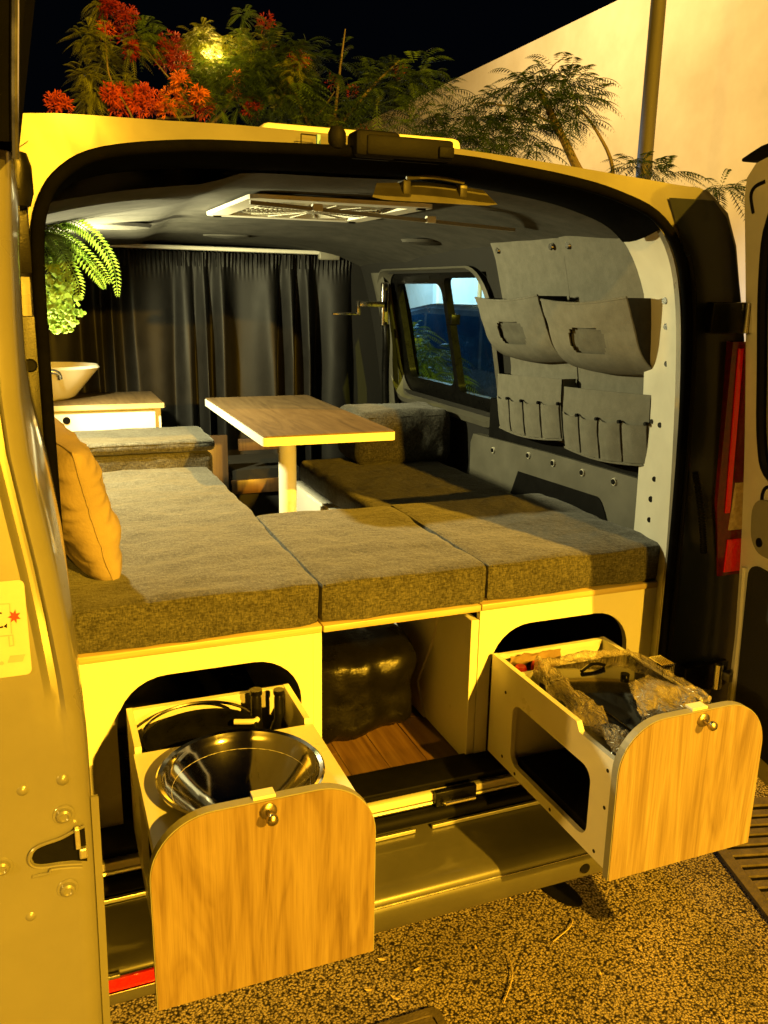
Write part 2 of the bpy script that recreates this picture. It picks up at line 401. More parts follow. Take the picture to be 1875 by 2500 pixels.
# street lamps that light the scene
def street_lamp(loc, label, d):
    x, y, z = loc
    t = thing('street_lamp', label, 'street lamp', (x+d[0], y+d[1], 0), 'sodium street lamps around the car park')
    b_ = Vector((x+d[0], y+d[1], 0))
    bm = B(); tube(bm, smooth_path([b_, b_+Vector((0, 0, z*.6)), b_+Vector((0, 0, z)), (x+d[0]*.6, y+d[1]*.6, z+.35), (x, y, z+.30)], 6), .06, 10); link('post', bm, 'pole', t, True)
    bm = B(); lathe(bm, [(0, .30), (.10, .29), (.17, .22), (.19, .16), (.0, .15)], loc, 20); link('lamp_hood', bm, 'pole', t, True)
    bm = B(); lathe(bm, [(.12, .148), (.10, .125), (0, .115)], loc, 16); link('lamp_glass', bm, 'lampglow', t, True)
street_lamp(LAMP_A, 'nearer of two tall sodium street lamps across the car park behind the van', (1.2, -.8))
street_lamp(LAMP_B, 'farther of two tall sodium street lamps across the car park behind the van', (1.5, -.5))
street_lamp(LAMP_D, 'sodium street lamp to the left of the van', (-1.2, .4))
t = thing('lantern', 'small lit lantern glowing among the flowering trees', 'lantern', (LAMP_T[0], LAMP_T[1], 0))
bm = B(); tube(bm, [(LAMP_T[0], LAMP_T[1]+.0, 0), (LAMP_T[0], LAMP_T[1]+.0, LAMP_T[2]-.05)], .022, 8); link('post', bm, 'plastic', t, True)
bm = B(); lathe(bm, [(0, -.03), (.06, -.024), (.085, .0), (.06, .022), (0, .03)], LAMP_T, 16); lg = link('lamp_glass', bm, 'lampglow', t, True); lg.visible_shadow = True
bm = B(); lathe(bm, [(.09, .024), (.06, .05), (0, .06)], LAMP_T, 16); link('lamp_hood', bm, 'plastic', t, True)

# ================================================================== VAN
van = thing('camper_van', 'silver camper van with both rear doors open and lit inside', 'van', (0, 1.8, 0))
OPEN = [(.690, .46), (.690, .9), (.686, 1.2), (.673, 1.48), (.652, 1.65), (.613, 1.755), (.545, 1.82), (.44, 1.855), (.338, 1.874), (.2, 1.889), (.065, 1.899), (-.15, 1.899), (-.294, 1.895),
        (-.45, 1.888), (-.585, 1.868), (-.65, 1.836), (-.687, 1.785), (-.702, 1.70), (-.706, 1.5), (-.708, 1.2), (-.704, .9), (-.700, .46)]
op = smooth_path([(x, z, 0) for x, z in OPEN], 4); OPL = [(p.x, p.y) for p in op]
BODY = [(.93, .30), (.94, .6), (.93, 1.0), (.90, 1.3), (.855, 1.55), (.80, 1.76), (.765, 1.83), (.70, 1.876), (.62, 1.884), (.335, 1.908), (.02, 1.927), (-.29, 1.933), (-.47, 1.930), (-.70, 1.919),
        (-.76, 1.885), (-.80, 1.76), (-.855, 1.55), (-.90, 1.3), (-.93, 1.0), (-.94, .6), (-.93, .30)]
BDL = [(p.x, p.y) for p in smooth_path([(x, z, 0) for x, z in BODY], 4)]
hw = [(.30, .93), (.6, .94), (1.0, .93), (1.3, .90), (1.55, .855), (1.76, .80), (1.83, .765), (1.876, .70)]
def wall_out(z): return interp(hw, z)
def wall_in(z): return wall_out(z)-.085
# rear face: body rear plate with the door opening
bm = B(); plate(bm, [BDL + [(-.93, .30), (-.70, .30)][1:1] + [], OPL] if False else [BDL, OPL], lambda u, v: (u, .0+.03*max(0, v-1.0)+.40*max(0, v-1.868)*min(1, max(0, (.70-abs(u))/.22)), v), (0, .016, 0))
link('rear_panel', bm, 'paint', van, True)
# roof and sides
def body_ring(y, k=1.0, dz=0): return [(x*k, y, .30+(z-.30)*1.0+dz*max(0, (z-1.5)/.4)) for x, z in BDL]
WY0, WY1, WZ0, WZ1 = 1.12, 2.02, 1.235, 1.70
def shell_side(sign, off, ys, zs, hole):
    bm = B(); V = {}
    for i, y in enumerate(ys):
        for j, z in enumerate(zs): V[i, j] = bm.verts.new((sign*(wall_out(z)-off), y, z))
    for i in range(len(ys)-1):
        for j in range(len(zs)-1):
            if hole and hole[0] <= ys[i] < hole[1]-1e-6 and hole[2] <= zs[j] < hole[3]-1e-6: continue
            bm.faces.new((V[i, j], V[i+1, j], V[i+1, j+1], V[i, j+1]))
    return bm
ysl = [.018, .3, .7, WY0, 1.5, WY1, 2.3, 2.8, 3.3]
zsl = [.30, .6, .8, 1.0, 1.12, WZ0, 1.3, 1.42, 1.55, WZ1, 1.76, 1.83, 1.876]
zsl = sorted(set(zsl))
for sg in (1, -1):
    link('side_panel', shell_side(sg, 0.0, ysl, zsl, (WY0, WY1, WZ0, WZ1) if sg > 0 else None), 'paint', van, True)
def roofz(x, y): return interp([(-.70, 1.919), (-.47, 1.930), (-.29, 1.933), (.02, 1.927), (.335, 1.908), (.62, 1.884), (.70, 1.876)], x) + .035*(1-math.exp(-y*4))*(1-(abs(x)/.75)**4)
bm = B(); grid(bm, lambda u, v: (lerp(-.70, .70, u), .060+3.25*v**1.5, roofz(lerp(-.70, .70, u), 3.25*v**1.5)), 24, 12); link('roof', bm, 'paint', van, True)
# cab nose
rings = []
for y, kx, zt, in ((3.3, 1.0, 1.90), (3.9, .97, 1.55), (4.15, .95, 1.15), (4.6, .90, .95), (4.75, .82, .7)):
    rings.append([(x*kx, y, .30+(z-.30)*(zt-.30)/(1.93-.30)) for x, z in BDL])
bm = B(); loft(bm, rings); bm.verts.ensure_lookup_table(); bm.faces.new([bm.verts[-len(BDL)+i] for i in range(len(BDL))]); link('cab', bm, 'paint', van, True)
box_obj('underbody', (-.88, .02, .34), (.88, 4.6, .40), 'plastic', van)
for x in (-.82, .82):
    for y in (.95, 3.75):
        w_ = link('wheel', tube(B(), [(x-.10, y, .32), (x-.09, y, .32), (x+.09, y, .32), (x+.10, y, .32)], [.29, .32, .32, .29], 28), 'tyre', van, True)
        link('rim', cyl(B(), (x-.102, y, .32), (x+.102, y, .32), .19, None, 20), 'alu', w_, True)
# floor of the load bay: substrate plus laminate planks where they can be seen
box_obj('bay_floor', (-.85, .02, .42), (.85, 3.2, .520), 'plastic', van)
fl = thing('plank_floor', 'brown laminate plank floor laid in the van between the bed cabinets', 'floor', (0, .5, .521))
pw = .0985
for i in range(4):
    x0 = -.196+i*pw
    cuts = [.072, .33+.11*((i*7) % 4)-.12, .95+.09*i, 1.6, 2.3]
    for a, b in zip(cuts, cuts[1:]):
        o = box_obj('plank', (x0+.0008, a+.0008, .521), (x0+pw-.0008, b-.0008, .532), 'floor_wood', fl, .0008, 1)
# jamb between rear panel and inner walls
JI = [(x+(.055 if x > 0 else -.055)*min(1, max(0, (1.95-z)/.3)), z) for x, z in OPL]
nj = len(OPL)
ks = [k for k in range(nj) if OPL[k][0] > 0 and OPL[k][1] < 1.835]
def jamb(idx, y0, y1): 
    bm = B(); loft(bm, [[(OPL[k][0]+.004, y0, OPL[k][1]) for k in idx], [(lerp(OPL[k][0], JI[k][0], .25), y0+.02, OPL[k][1]) for k in idx], [(JI[k][0], y1, JI[k][1]) for k in idx], [(JI[k][0]+.03, y1+.004, JI[k][1]) for k in idx]], False); return bm
jr = link('door_pillar', jamb(ks, .022, .215), 'paint_in', van, True)
ksl = [k for k in range(nj) if OPL[k][0] < 0 and OPL[k][1] < 1.80]
bm = B(); loft(bm, [[(OPL[k][0]-.004, .022, OPL[k][1]) for k in ksl], [(JI[k][0], .215, JI[k][1]) for k in ksl]], False); link('door_pillar', bm, 'paint_in', van, True)
# holes in the right pillar
def jx(z, y):
    k = min(ks, key=lambda q: abs(OPL[q][1]-z)); t = (y-.022)/(.215-.022); return lerp(OPL[k][0], JI[k][0], lerp(.25, 1, t))
for z, y, r in ((1.665, .13, .006), (1.635, .10, .008), (1.575, .10, .008), (1.487, .095, .007), (1.335, .11, .007), (1.337, .155, .006), (1.195, .12, .007), (1.14, .13, .008), (1.085, .13, .007)):
    x = jx(z, y)
    bm = B(); cyl(bm, (x-.004, y+.001, z), (x+.01, y+.003, z), r, None, 12); link('bolt_hole', bm, 'plastic', jr)
# black header trim inside the opening
kt = [k for k in range(nj) if OPL[k][1] >= 1.78]
bm = B()
def hd(k, t):
    x, z = OPL[k]; return Vector((x, .022+.13*t, z-.004-.022*math.sin(t*PI*.6)))
loft(bm, [[hd(k, t) for k in kt] for t in (0, .15, .35, .6, .8, 1)], False); link('header_trim', bm, 'matte_black', van, True)
# weather seal round the opening
bm = B(); tube(bm, [(x*.997, -.008, z-.006) for x, z in OPL], .011, 10); link('door_seal', bm, 'matte_black', van, True)
bm = B(); tube(bm, [(x+.018*(1 if x > .02 else -1), -.004, z) for x, z in OPL if z < 1.74 and x > 0], .009, 8); link('seal_lip', bm, 'rubber', van, True)
# ceiling liner, shallow ribs and a step
def ceilz(x, y): return 1.872 - .022/(1+math.exp((x+.30+.04*(1.5-y))*70)) - .10*(abs(x+.03)/.78)**3.2 - .012*max(0, math.sin(y*4.3+.3))**6 + .004*nz(x*4, y*4, 3) - .03*max(0, y-1.2)
bm = B(); grid(bm, lambda u, v: (lerp(-.80, .80, u), lerp(.15, 2.5, v), ceilz(lerp(-.80, .80, u), lerp(.15, 2.5, v))), 40, 44); link('headliner', bm, 'felt', van, True)
for (x, y, rx, ry) in ((-.46, 1.33, .115, .07), (.60, 1.30, .10, .06), (.02, 1.95, .10, .05)):
    bm = B(); lathe(bm, [(1, .004), (.93, -.006), (.5, -.013), (0, -.015)], (x, y, ceilz(x, y)), 28, rx, ry); link('ceiling_cover', bm, 'felt' , van, True)
# inner side linings
for sg in (1, -1):
    link('inner_lining', shell_side(sg, .085, [.215, .5, .8, WY0-.03, 1.5, WY1+.03, 2.3, 2.6], [.52, .8, 1.0, 1.12, WZ0-.02, 1.42, 1.6, WZ1+.015, 1.80], (WY0-.03, WY1+.03, WZ0-.02, WZ1+.015) if sg > 0 else None), 'dark_wall', van, True)
# sliding window in the right flank
def wp(y, z, off=0): return Vector((wall_out(z)-.03-off, y, z))
wf = B()
out = rrect(WY0-.035, WY1+.04, WZ0-.03, WZ1+.02, .12, 8)
h1 = rrect(1.15, 1.495, WZ0+.025, WZ1-.004, .03, 5); h2 = rrect(1.53, WY1-.035, WZ0+.04, WZ1-.025, .04, 5, (1, 1, 1, 1))
plate(wf, [out, h1, h2], lambda u, v: wp(u, v), (-.03, 0, 0))
sw = link('window_frame', wf, 'plastic', van, True)
for (a, b) in ((1.14, 1.505), (1.52, WY1-.025)):
    bm = B(); grid(bm, lambda u, v: wp(lerp(a, b, u), lerp(WZ0+.015, WZ1-.001, v), .012), 2, 6); link('window_pane', bm, 'glass', sw, True)
bm = B(); box(bm, (.795, 1.485, 1.52), (.835, 1.515, 1.56), .004); link('latch', bm, 'plastic', sw, True)
# painted reveal round that window, with the pillar ahead of it
bm = B()
o1 = rrect(WY0-.06, WY1+.10, WZ0-.075, WZ1+.035, .14, 8); i1 = rrect(WY0-.035, WY1+.04, WZ0-.03, WZ1+.02, .12, 8)
loft(bm, [[wp(u, v, .075) for u, v in o1], [wp(u, v, .085) for u, v in [(lerp(a[0], b[0], .5), lerp(a[1], b[1], .5)) for a, b in zip(o1, i1)]], [wp(u, v, .035) for u, v in i1]])
link('window_reveal', bm, 'paint_shaded', van, True)
bm = B(); grid(bm, lambda u, v: (wall_in(lerp(1.02, 1.72, v))-.012-.02*math.sin(PI*u), lerp(2.02, 2.16, u)+.05*(1-v)**3, lerp(1.02, 1.72, v)), 6, 8); link('centre_pillar', bm, 'paint_shaded', van, True)
# punched waist beam along the right wall
bm = B()
arc = [(.36, 1.0)] + [(lerp(.36, .44, i/6), 1.0+.055*math.sin(PI/2*i/6)) for i in range(1, 7)] + [(.80, 1.055), (.86, 1.04), (.90, 1.0)]
plate(bm, [[(.225, .96), (.225, 1.165), (.7, 1.155), (1.22, 1.135), (1.24, 1.10), (1.24, .96)][::-1]], lambda u, v: (.775-.01*(v-1), u, v), (.03, 0, 0))
beam = link('waist_beam', bm, 'paint_shaded', van)
bm = B(); plate(bm, [[(.365, .962)] + [(lerp(.365, .43, i/6), 1.0+.075*math.sin(PI/2*i/6)) for i in range(7)] + [(.88, 1.06), (.93, .962)]], lambda u, v: (.772-.01*(v-1), u, v), (.001, 0, 0)); link('beam_cutout', bm, 'rubber', beam)
for y, z in ((1.06, 1.10), (.82, 1.125), (.67, 1.128), (.51, 1.13), (.355, 1.135)):
    bm = B(); cyl(bm, (.778, y, z), (.769, y, z), .0125, .0105, 16); h = link('bolt_hole', bm, 'paint_in', beam, True)
    # dark centre of the punched hole
    bm = B(); cyl(bm, (.7685, y, z), (.767, y, z), .008, None, 14); link('hole', bm, 'rubber', h, world=True)
bm = B(); box(bm, (.785, .225, 1.135), (.80, 1.12, 1.28)); link('wall_recess', bm, 'rubber', van)
# sill, latch striker, threshold seal and bumper
box_obj('sill', (-.70, .004, .40), (.69, .022, .545), 'rubber', van)
box_obj('sill_edge', (-.70, -.016, .503), (.69, .003, .5215), 'white', van, .003)
bm = B(); box(bm, (-.70, -.020, .543), (.69, .074, .5535), .004); link('step_trim', bm, 'rubber', van, True)
bm = B(); box(bm, (.06, -.032, .493), (.165, -.0165, .531), .003); st = link('lock_striker', bm, 'plastic', van, True)
bm = B(); tube(bm, [(.075, -.034, .505), (.075, -.05, .512), (.15, -.05, .512), (.15, -.034, .505)], .005, 8); link('striker_loop', bm, 'chrome', st, True)
bm = B(); tube(bm, [(-.70, -.024, .474), (.69, -.024, .474)], .017, 10); link('threshold_seal', bm, 'rubber', van, True)
bm = B(); tube(bm, [(-.70, -.012, .496), (.69, -.012, .496)], .006, 8); link('threshold_strip', bm, 'alu', van, True)
bm = B(); box(bm, (-.70, -.038, .444), (.008, -.030, .453), .001); box(bm, (.05, -.038, .444), (.69, -.030, .453), .001); link('seal_channel', bm, 'alu', van)
bp_prof = [(-.01, .446), (-.045, .441), (-.09, .434), (-.14, .428), (-.165, .4235), (-.180, .417), (-.187, .408), (-.1885, .4015), (-.1875, .398), (-.190, .394), (-.193, .388), (-.191, .372), (-.186, .345), (-.176, .328), (-.15, .318), (-.02, .318)]
def bump_ring(x):
    k = max(0, abs(x)-.72)/.24; return [(x, y+.16*k**2.2, z) for y, z in bp_prof]
bm = B(); loft(bm, [bump_ring(x) for x in [-.96, -.93, -.88, -.82, -.76, -.70] + [lerp(-.6, .6, i/10) for i in range(11)] + [.70, .76, .82, .88, .93, .96]], False)
bmp = link('bumper', bm, 'bumper', van, True)
bm = B(); tube(bm, [(x, -.1895, .4005) for x in (-.70, -.4, 0, .4, .70)], .0022, 6); link('trim_line', bm, 'chrome', bmp, True)
bm = B(); cyl(bm, (.37, -.180, .363), (.37, -.1925, .3635), .0125, None, 20); link('parking_sensor', bm, 'rubber', bmp, True)
bm = B(); box(bm, (-.695, -.1985, .376), (-.595, -.190, .404), .003); rf = link('reflector', bm, 'redlens', bmp, True)
bm = B(); box(bm, (-.70, -.200, .370), (-.59, -.1915, .3745), .001); box(bm, (-.70, -.200, .4055), (-.66, -.1915, .413), .001); link('reflector_rim', bm, 'chrome', rf)
# tail light, right rear corner
tl = [(.795, 1.545), (.905, 1.545), (.925, 1.25), (.93, .965), (.835, .965), (.805, 1.15)]
bm = B(); plate(bm, [tl], lambda u, v: (u, -.012, v), (0, .03, 0)); tlo = link('tail_light', bm, 'darkredlens', van)
def lens(name, pts, m, y=-.016):
    bm = B(); plate(bm, [pts], lambda u, v: (u, y, v), (0, .0035, 0)); return link(name, bm, m, tlo)
lens('brake_lens', [(.858, 1.53), (.898, 1.53), (.905, 1.36), (.865, 1.36)], 'redlens')
lens('light_pipe', [(.812, 1.53), (.826, 1.53), (.845, 1.13), (.832, 1.13)], 'redlens')
lens('indicator_lens', [(.853, 1.205), (.918, 1.205), (.922, 1.085), (.848, 1.085)], 'amberlens')
for k in range(11):
    z = 1.375+.0145*k
    bm = B(); box(bm, (.860, -.0185, z), (.902, -.0162, z+.008), .001); link('lens_rib', bm, 'redlens', tlo)
lens('reverse_lens', [(.868, 1.345), (.905, 1.345), (.91, 1.22), (.876, 1.22)], 'darkredlens', -.0165)
lens('fog_lens', [(.85, 1.06), (.925, 1.06), (.928, .975), (.85, .975)], 'redlens')
M['pillar_shade'] = mottled('pillar_shade_tint', (.006, .008, .012), (.010, .014, .020), 4, .30, 0, .2, .05, 20, spec=.4)  # added dark sheet carrying the door's shade over the right rear pillar
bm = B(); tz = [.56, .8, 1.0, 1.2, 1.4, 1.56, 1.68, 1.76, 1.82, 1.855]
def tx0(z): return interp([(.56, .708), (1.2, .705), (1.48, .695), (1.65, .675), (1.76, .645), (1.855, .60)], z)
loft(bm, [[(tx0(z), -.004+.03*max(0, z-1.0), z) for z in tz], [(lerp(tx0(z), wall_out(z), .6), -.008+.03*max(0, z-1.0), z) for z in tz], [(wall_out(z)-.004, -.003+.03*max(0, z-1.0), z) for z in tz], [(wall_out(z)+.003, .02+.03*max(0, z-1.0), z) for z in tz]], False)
link('pillar_shade_sheet', bm, 'pillar_shade', van, True)
# hinges, wiring gaiters and stops
for (x, z) in ((.735, 1.60), (.775, .70)):
    bm = B(); box(bm, (x-.025, -.03, z-.035), (x+.115, -.004, z+.035), .005); hg = link('hinge', bm, 'plastic', van, True)
    bm = B(); cyl(bm, (x+.075, -.035, z-.033), (x+.075, -.035, z+.033), .012, None, 12); link('hinge_pin', bm, 'chrome', hg, True)
    bm = B(); box(bm, (x+.09, -.06, z-.012), (x+.14, -.03, z+.012), .004); link('hinge_arm', bm, 'paint', hg, True)
def gaiter(pts, r):
    P = smooth_path(pts, 22); rs = [r*(1+.16*math.cos(i*PI)) for i in range(len(P))]
    bm = B(); tube(bm, P, rs, 12); return link('wiring_gaiter', bm, 'rubber', van, True)
gaiter([(-.738, -.03, 1.33), (-.735, -.055, 1.24), (-.728, -.06, 1.12), (-.722, -.045, 1.02), (-.72, -.02, .92)], .0145)
gaiter([(.725, -.012, 1.24), (.735, -.025, 1.18), (.75, -.032, 1.10), (.765, -.028, 1.04)], .0075)
bm = B(); lathe(bm, [(0, .045), (.018, .04), (.024, .02), (.024, -.02), (.018, -.04), (0, -.045)], (-.722, -.03, 1.81), 20, 1, .8); link('door_stop', bm, 'plastic', van, True)
bm = B(); box(bm, (-.765, -.013, .95), (-.711, -.0035, 1.597), .003); pc = link('pillar_cover', bm, 'plastic', van, True)
bm = B(); cyl(bm, (-.726, -.0125, 1.515), (-.726, -.018, 1.515), .012, .009, 14); link('screw', bm, 'rubber', pc, True)
bm = B(); box(bm, (-.765, -.013, 1.665), (-.709, -.0035, 1.80), .003); cyl(bm, (-.727, -.012, 1.72), (-.727, -.018, 1.72), .008, None, 12); link('hinge_plate', bm, 'plastic', van, True)
# brake lamp housing, lock knob and plate outline on the header
def hy(z): return .03*max(0, z-1.0)-.03+.03*0
bm = B(); box(bm, (-.130, -.040, 1.886), (.045, .022, 1.922), .006); box(bm, (-.150, -.036, 1.884), (-.06, .02, 1.930), .01); bl = link('brake_light_housing', bm, 'rubber', van, True)
bm = B(); box(bm, (.012, -.046, 1.890), (.043, -.038, 1.910), .003); link('housing_catch', bm, 'rubber', bl, True)
bm = B(); lathe(bm, [(0, -.02), (.011, -.018), (.0165, -.008), (.0165, .008), (.011, .018), (0, .02)], (-.178, -.012, 1.915), 20, 1, .9); link('buffer_knob', bm, 'rubber', van, True)
bm = B()
for (a, b) in (((-.235, 1.902), (-.235, 1.922)), ((-.235, 1.922), (-.206, 1.9215)), ((-.150, 1.9035), (-.150, 1.92)), ((-.150, 1.92), (-.165, 1.9205))):
    tube(bm, [(a[0], .024, a[1]), (b[0], .024, b[1])], .0012, 6)
link('plate_outline', bm, 'plastic', van)
box_obj('blue_tape', (-.2065, .017, 1.9015), (-.2000, .0245, 1.9225), 'blue', van)
# roof vent: lid outside, frame and fan grille inside
vt = B(); box(vt, (-.19, .50, 1.962), (.33, 1.05, 2.024), .02, 3); link('roof_vent_lid', vt, 'vent_white', van, True)
VX0, VX1, VY0, VY1 = -.215, .27, .52, 1.12
bm = B()
plate(bm, [rrect(VX0, VX1, VY0, VY1, .03, 4), [(VX0+.055, VY0+.06), (VX1-.055, VY0+.06), (VX1-.055, VY1-.06), (VX0+.055, VY1-.06)]], lambda u, v: (u, v, 1.855), (0, 0, .010)); vf = link('roof_vent_frame', bm, 'vent_white', van)
bm = B(); plate(bm, [[(VX0+.056, VY0+.061), (VX1-.056, VY0+.061), (VX1-.056, VY1-.061), (VX0+.056, VY1-.061)]], lambda u, v: (u, v, 1.8665), (0, 0, .004)); link('vent_dome', bm, 'vent', vf)
bm = B(); cx, cy = (VX0+VX1)/2, (VY0+VY1)/2
for r in [.03+.0135*i for i in range(13)]:
    tube(bm, [(cx+r*math.cos(2*PI*k/36), cy+1.18*r*math.sin(2*PI*k/36), 1.857) for k in range(36)], .0022, 4, True)
for k in range(16):
    a = 2*PI*k/16; tube(bm, [(cx+.02*math.cos(a), cy+.02*math.sin(a), 1.856), (cx+.19*math.cos(a), cy+.22*math.sin(a), 1.856)], .0028, 4)
lathe(bm, [(0, -.004), (.025, -.003), (.028, .004), (0, .005)], (cx, cy, 1.856), 16)
gr = link('vent_grille', bm, 'vent', vf, True)
bm = B()
for a in range(5):
    t = a*2*PI/5+.3
    grid(bm, lambda u, v: (cx+(.03+.13*u)*math.cos(t+.5*(v-.5)), cy+(.03+.15*u)*math.sin(t+.5*(v-.5)), 1.8605+.002*(v-.5)), 3, 2)
link('fan_blade', bm, 'vent_white', vf, True)
for (x, y) in ((VX0+.03, VY1-.03), (VX1-.03, VY1-.03), (VX1-.03, VY0+.03)):
    bm = B(); box(bm, (x-.012, y-.006, 1.850), (x+.012, y+.006, 1.8555), .001); link('vent_clip', bm, 'plastic', vf)
bm = B(); tube(bm, [(-.222, .500, 1.843), (.56, .62, 1.818)], .0065, 4); bb = link('blind_bar', bm, 'plastic_beige', vf, True)
for t in (.22, .64):
    p = Vector((-.222, .500, 1.843)).lerp(Vector((.56, .62, 1.818)), t)
    bm = B(); box(bm, (p.x-.013, p.y-.013, p.z-.005), (p.x+.013, p.y+.004, p.z+.012), .002); link('bar_clip', bm, 'vent_white', bb)
# rear dome lamp and pull on the header
bm = B()
grid(bm, lambda u, v: (lerp(-.075, .205, u)+.02*(.5-u)*2*(v), .075+.03*v, 1.842+.03*v+.006*math.sin(PI*u)-.010*(1-v)*math.sin(PI*u)**.5), 12, 4)
box(bm, (-.005, .085, 1.852), (.012, .12, 1.880), .003); box(bm, (.122, .085, 1.852), (.139, .12, 1.878), .003)
dl = link('grab_handle', bm, 'handle_grey', van, True)
bm = B(); box(bm, (.012, .10, 1.850), (.122, .118, 1.880), .004); link('handle_recess', bm, 'rubber', dl, True)
bm = B(); tube(bm, smooth_path([(.0, .082, 1.882), (.06, .080, 1.887), (.128, .082, 1.881)], 5), .004, 8); link('handle_lip', bm, 'handle_grey', dl, True)
dl.location.z -= .016
# cabin lamp
bm = B(); box(bm, (-.735, .95, 1.752), (-.705, 1.55, 1.766), .003); cl = link('cabin_lamp', bm, 'vent_white', van, True)
box_obj('led_strip', (-.733, .96, 1.7485), (-.707, 1.54, 1.7515), 'ledglow', cl)
# swivel bracket on the centre pillar
bm = B(); box(bm, (.70, 1.985, 1.49), (.735, 2.01, 1.68), .008, 3); sb = link('swivel_bracket', bm, 'chrome', van, True)
bm = B(); box(bm, (.712, 1.975, 1.555), (.722, 1.986, 1.645), .002); link('bracket_slot', bm, 'rubber', sb)
for z in (1.505, 1.665):
    bm = B(); cyl(bm, (.7175, 1.985, z), (.7175, 1.979, z), .007, None, 12); link('screw', bm, 'plastic', sb, True)
bm = B(); box(bm, (.585, 1.965, 1.575), (.705, 1.979, 1.60), .003); box(bm, (.578, 1.962, 1.54), (.592, 1.982, 1.602), .003); box(bm, (.47, 1.965, 1.540), (.578, 1.979, 1.552), .003); link('bracket_arm', bm, 'chrome', sb, True)
bm = B(); tube(bm, smooth_path([(.725, 2.0, 1.50), (.73, 2.0, 1.42), (.735, 2.02, 1.30), (.74, 2.02, 1.12)], 5), .017, 10); link('seat_belt_stalk', bm, 'plastic', van, True)
box_obj('cab_panel', (.60, 2.30, .53), (.86, 2.33, 1.78), 'dark_wall', van)
# left rear door, swung out to the side of the camera
def dxin(z): return interp([(.50, -.708), (.80, -.7035), (.96, -.700), (1.10, -.698), (1.17, -.697), (1.24, -.701), (1.30, -.707), (1.36, -.714), (1.45, -.727), (1.51, -.735), (1.66, -.732), (1.79, -.723)], z)
DZ = [.50, .6, .7, .8, .9, 1.0, 1.1, 1.15, 1.18, 1.20, 1.22, 1.24, 1.26, 1.28, 1.30, 1.33, 1.36, 1.42, 1.48, 1.54, 1.62, 1.70, 1.775]
def gv_(z): return .018*min(1, max(0, (z-1.18)/.14))
def ysh(z): return .115*(.5*((z-1.235)+math.sqrt((z-1.235)**2+.0016)))
def dsec(z):
    xi = dxin(z); xo = -.845+.10*max(0, (z-1.0)/.9)**1.4; q = ysh(z)
    return [(xi+.004, -.03, z), (xi+.004, -.682+q, z), (xi+.001, -.690+q, z), (xi-.004, -.695+q, z), (xi-.014, -.6985+q, z), (xi-.019, -.6985+gv_(z)+q, z), (xi-.026, -.699+gv_(z)+q, z), (xi-.033, -.6995+q, z), (xi-.05, -.6998+q, z), (xo+.02, -.700+q, z), (xo+.004, -.702+q, z), (xo, -.690+q, z), (xo, -.03, z)]
bm = B(); loft(bm, [dsec(z) for z in DZ]); ld = link('rear_door', bm, 'paint', van, True); ld['label'] = 'left rear door swung out with its latch edge towards the camera'
# flange lip along the lower inner edge
bm = B(); loft(bm, [[(dxin(z)+.003, -.684, z), (dxin(z)+.0115, -.684, z), (dxin(z)+.0115, -.688, z), (dxin(z)+.003, -.688, z)] for z in (.50, .6, .7, .8, .9, 1.0, 1.06, 1.09)]); link('door_flange', bm, 'paint', ld)
# window frame of the left door
def fsec(z, w0, w1, y): return [(w0, y, z), (w1, y, z), (w1, y+.05, z), (w0, y+.05, z)]
bm = B(); loft(bm, [[(lerp(-.727, -.695, t**1.5)-.02, -.690, lerp(1.775, 2.05, t)), (lerp(-.718, -.680, t)+.010*t, -.690, lerp(1.775, 2.05, t)), (lerp(-.714, -.674, t)+.012*t, -.60, lerp(1.775, 2.05, t)), (lerp(-.745, -.72, t)-.05, -.60, lerp(1.775, 2.05, t))] for t in (0, .25, .5, .75, 1)]); link('door_window_frame', bm, 'matte_black', ld, True)
bm = B(); tube(bm, smooth_path([(-.7165, -.694, 1.76), (-.712, -.695, 1.82), (-.7035, -.694, 1.92), (-.696, -.692, 2.04)], 5), [.0035]*16, 8); link('frame_trim', bm, 'chrome', ld, True)
bm = B(); tube(bm, smooth_path([(-.742, -.698, 1.70), (-.736, -.698, 1.80), (-.728, -.696, 1.92), (-.722, -.694, 2.04)], 5), [.004]*16, 8); link('frame_trim', bm, 'brass', ld, True)
bm = B(); box(bm, (-.80, -.60, 1.78), (-.76, -.04, 1.93), .006); link('window_pane', bm, 'black_gloss', ld, True)
# latch, bolts and dimples on the shut face
bm = B()
slot = [(p.x, p.y) for p in smooth_path([(-.7605, 1.0365, 0), (-.7575, 1.0435, 0), (-.7500, 1.0475, 0), (-.7309, 1.0515, 0), (-.7163, 1.0571, 0)], 4)] + [(-.7040, 1.0605), (-.7040, 1.0190), (-.7186, 1.0235)] + [(p.x, p.y) for p in smooth_path([(-.7320, 1.0255, 0), (-.7505, 1.0270, 0), (-.7585, 1.0305, 0)], 4)]
plate(bm, [slot], lambda u, v: (u, -.7015, v), (0, .004, 0)); lt = link('latch', bm, 'rubber', ld)
bm = B(); tube(bm, smooth_path([(-.704, -.7020, 1.0645), (-.7163, -.7025, 1.0605), (-.7309, -.7025, 1.0550), (-.7510, -.7025, 1.0515), (-.7605, -.7025, 1.0460), (-.7640, -.7025, 1.0365), (-.7605, -.7025, 1.0280), (-.7505, -.7025, 1.0235), (-.7320, -.7025, 1.0220), (-.710, -.7020, 1.0175)], 5), .0017, 6); link('latch_rim', bm, 'paint', lt, True)
bm = B(); box(bm, (-.7150, -.708, 1.040), (-.7095, -.7018, 1.066), .001); box(bm, (-.7120, -.7075, 1.026), (-.7030, -.700, 1.0395), .002); link('latch_fork', bm, 'alu', lt)
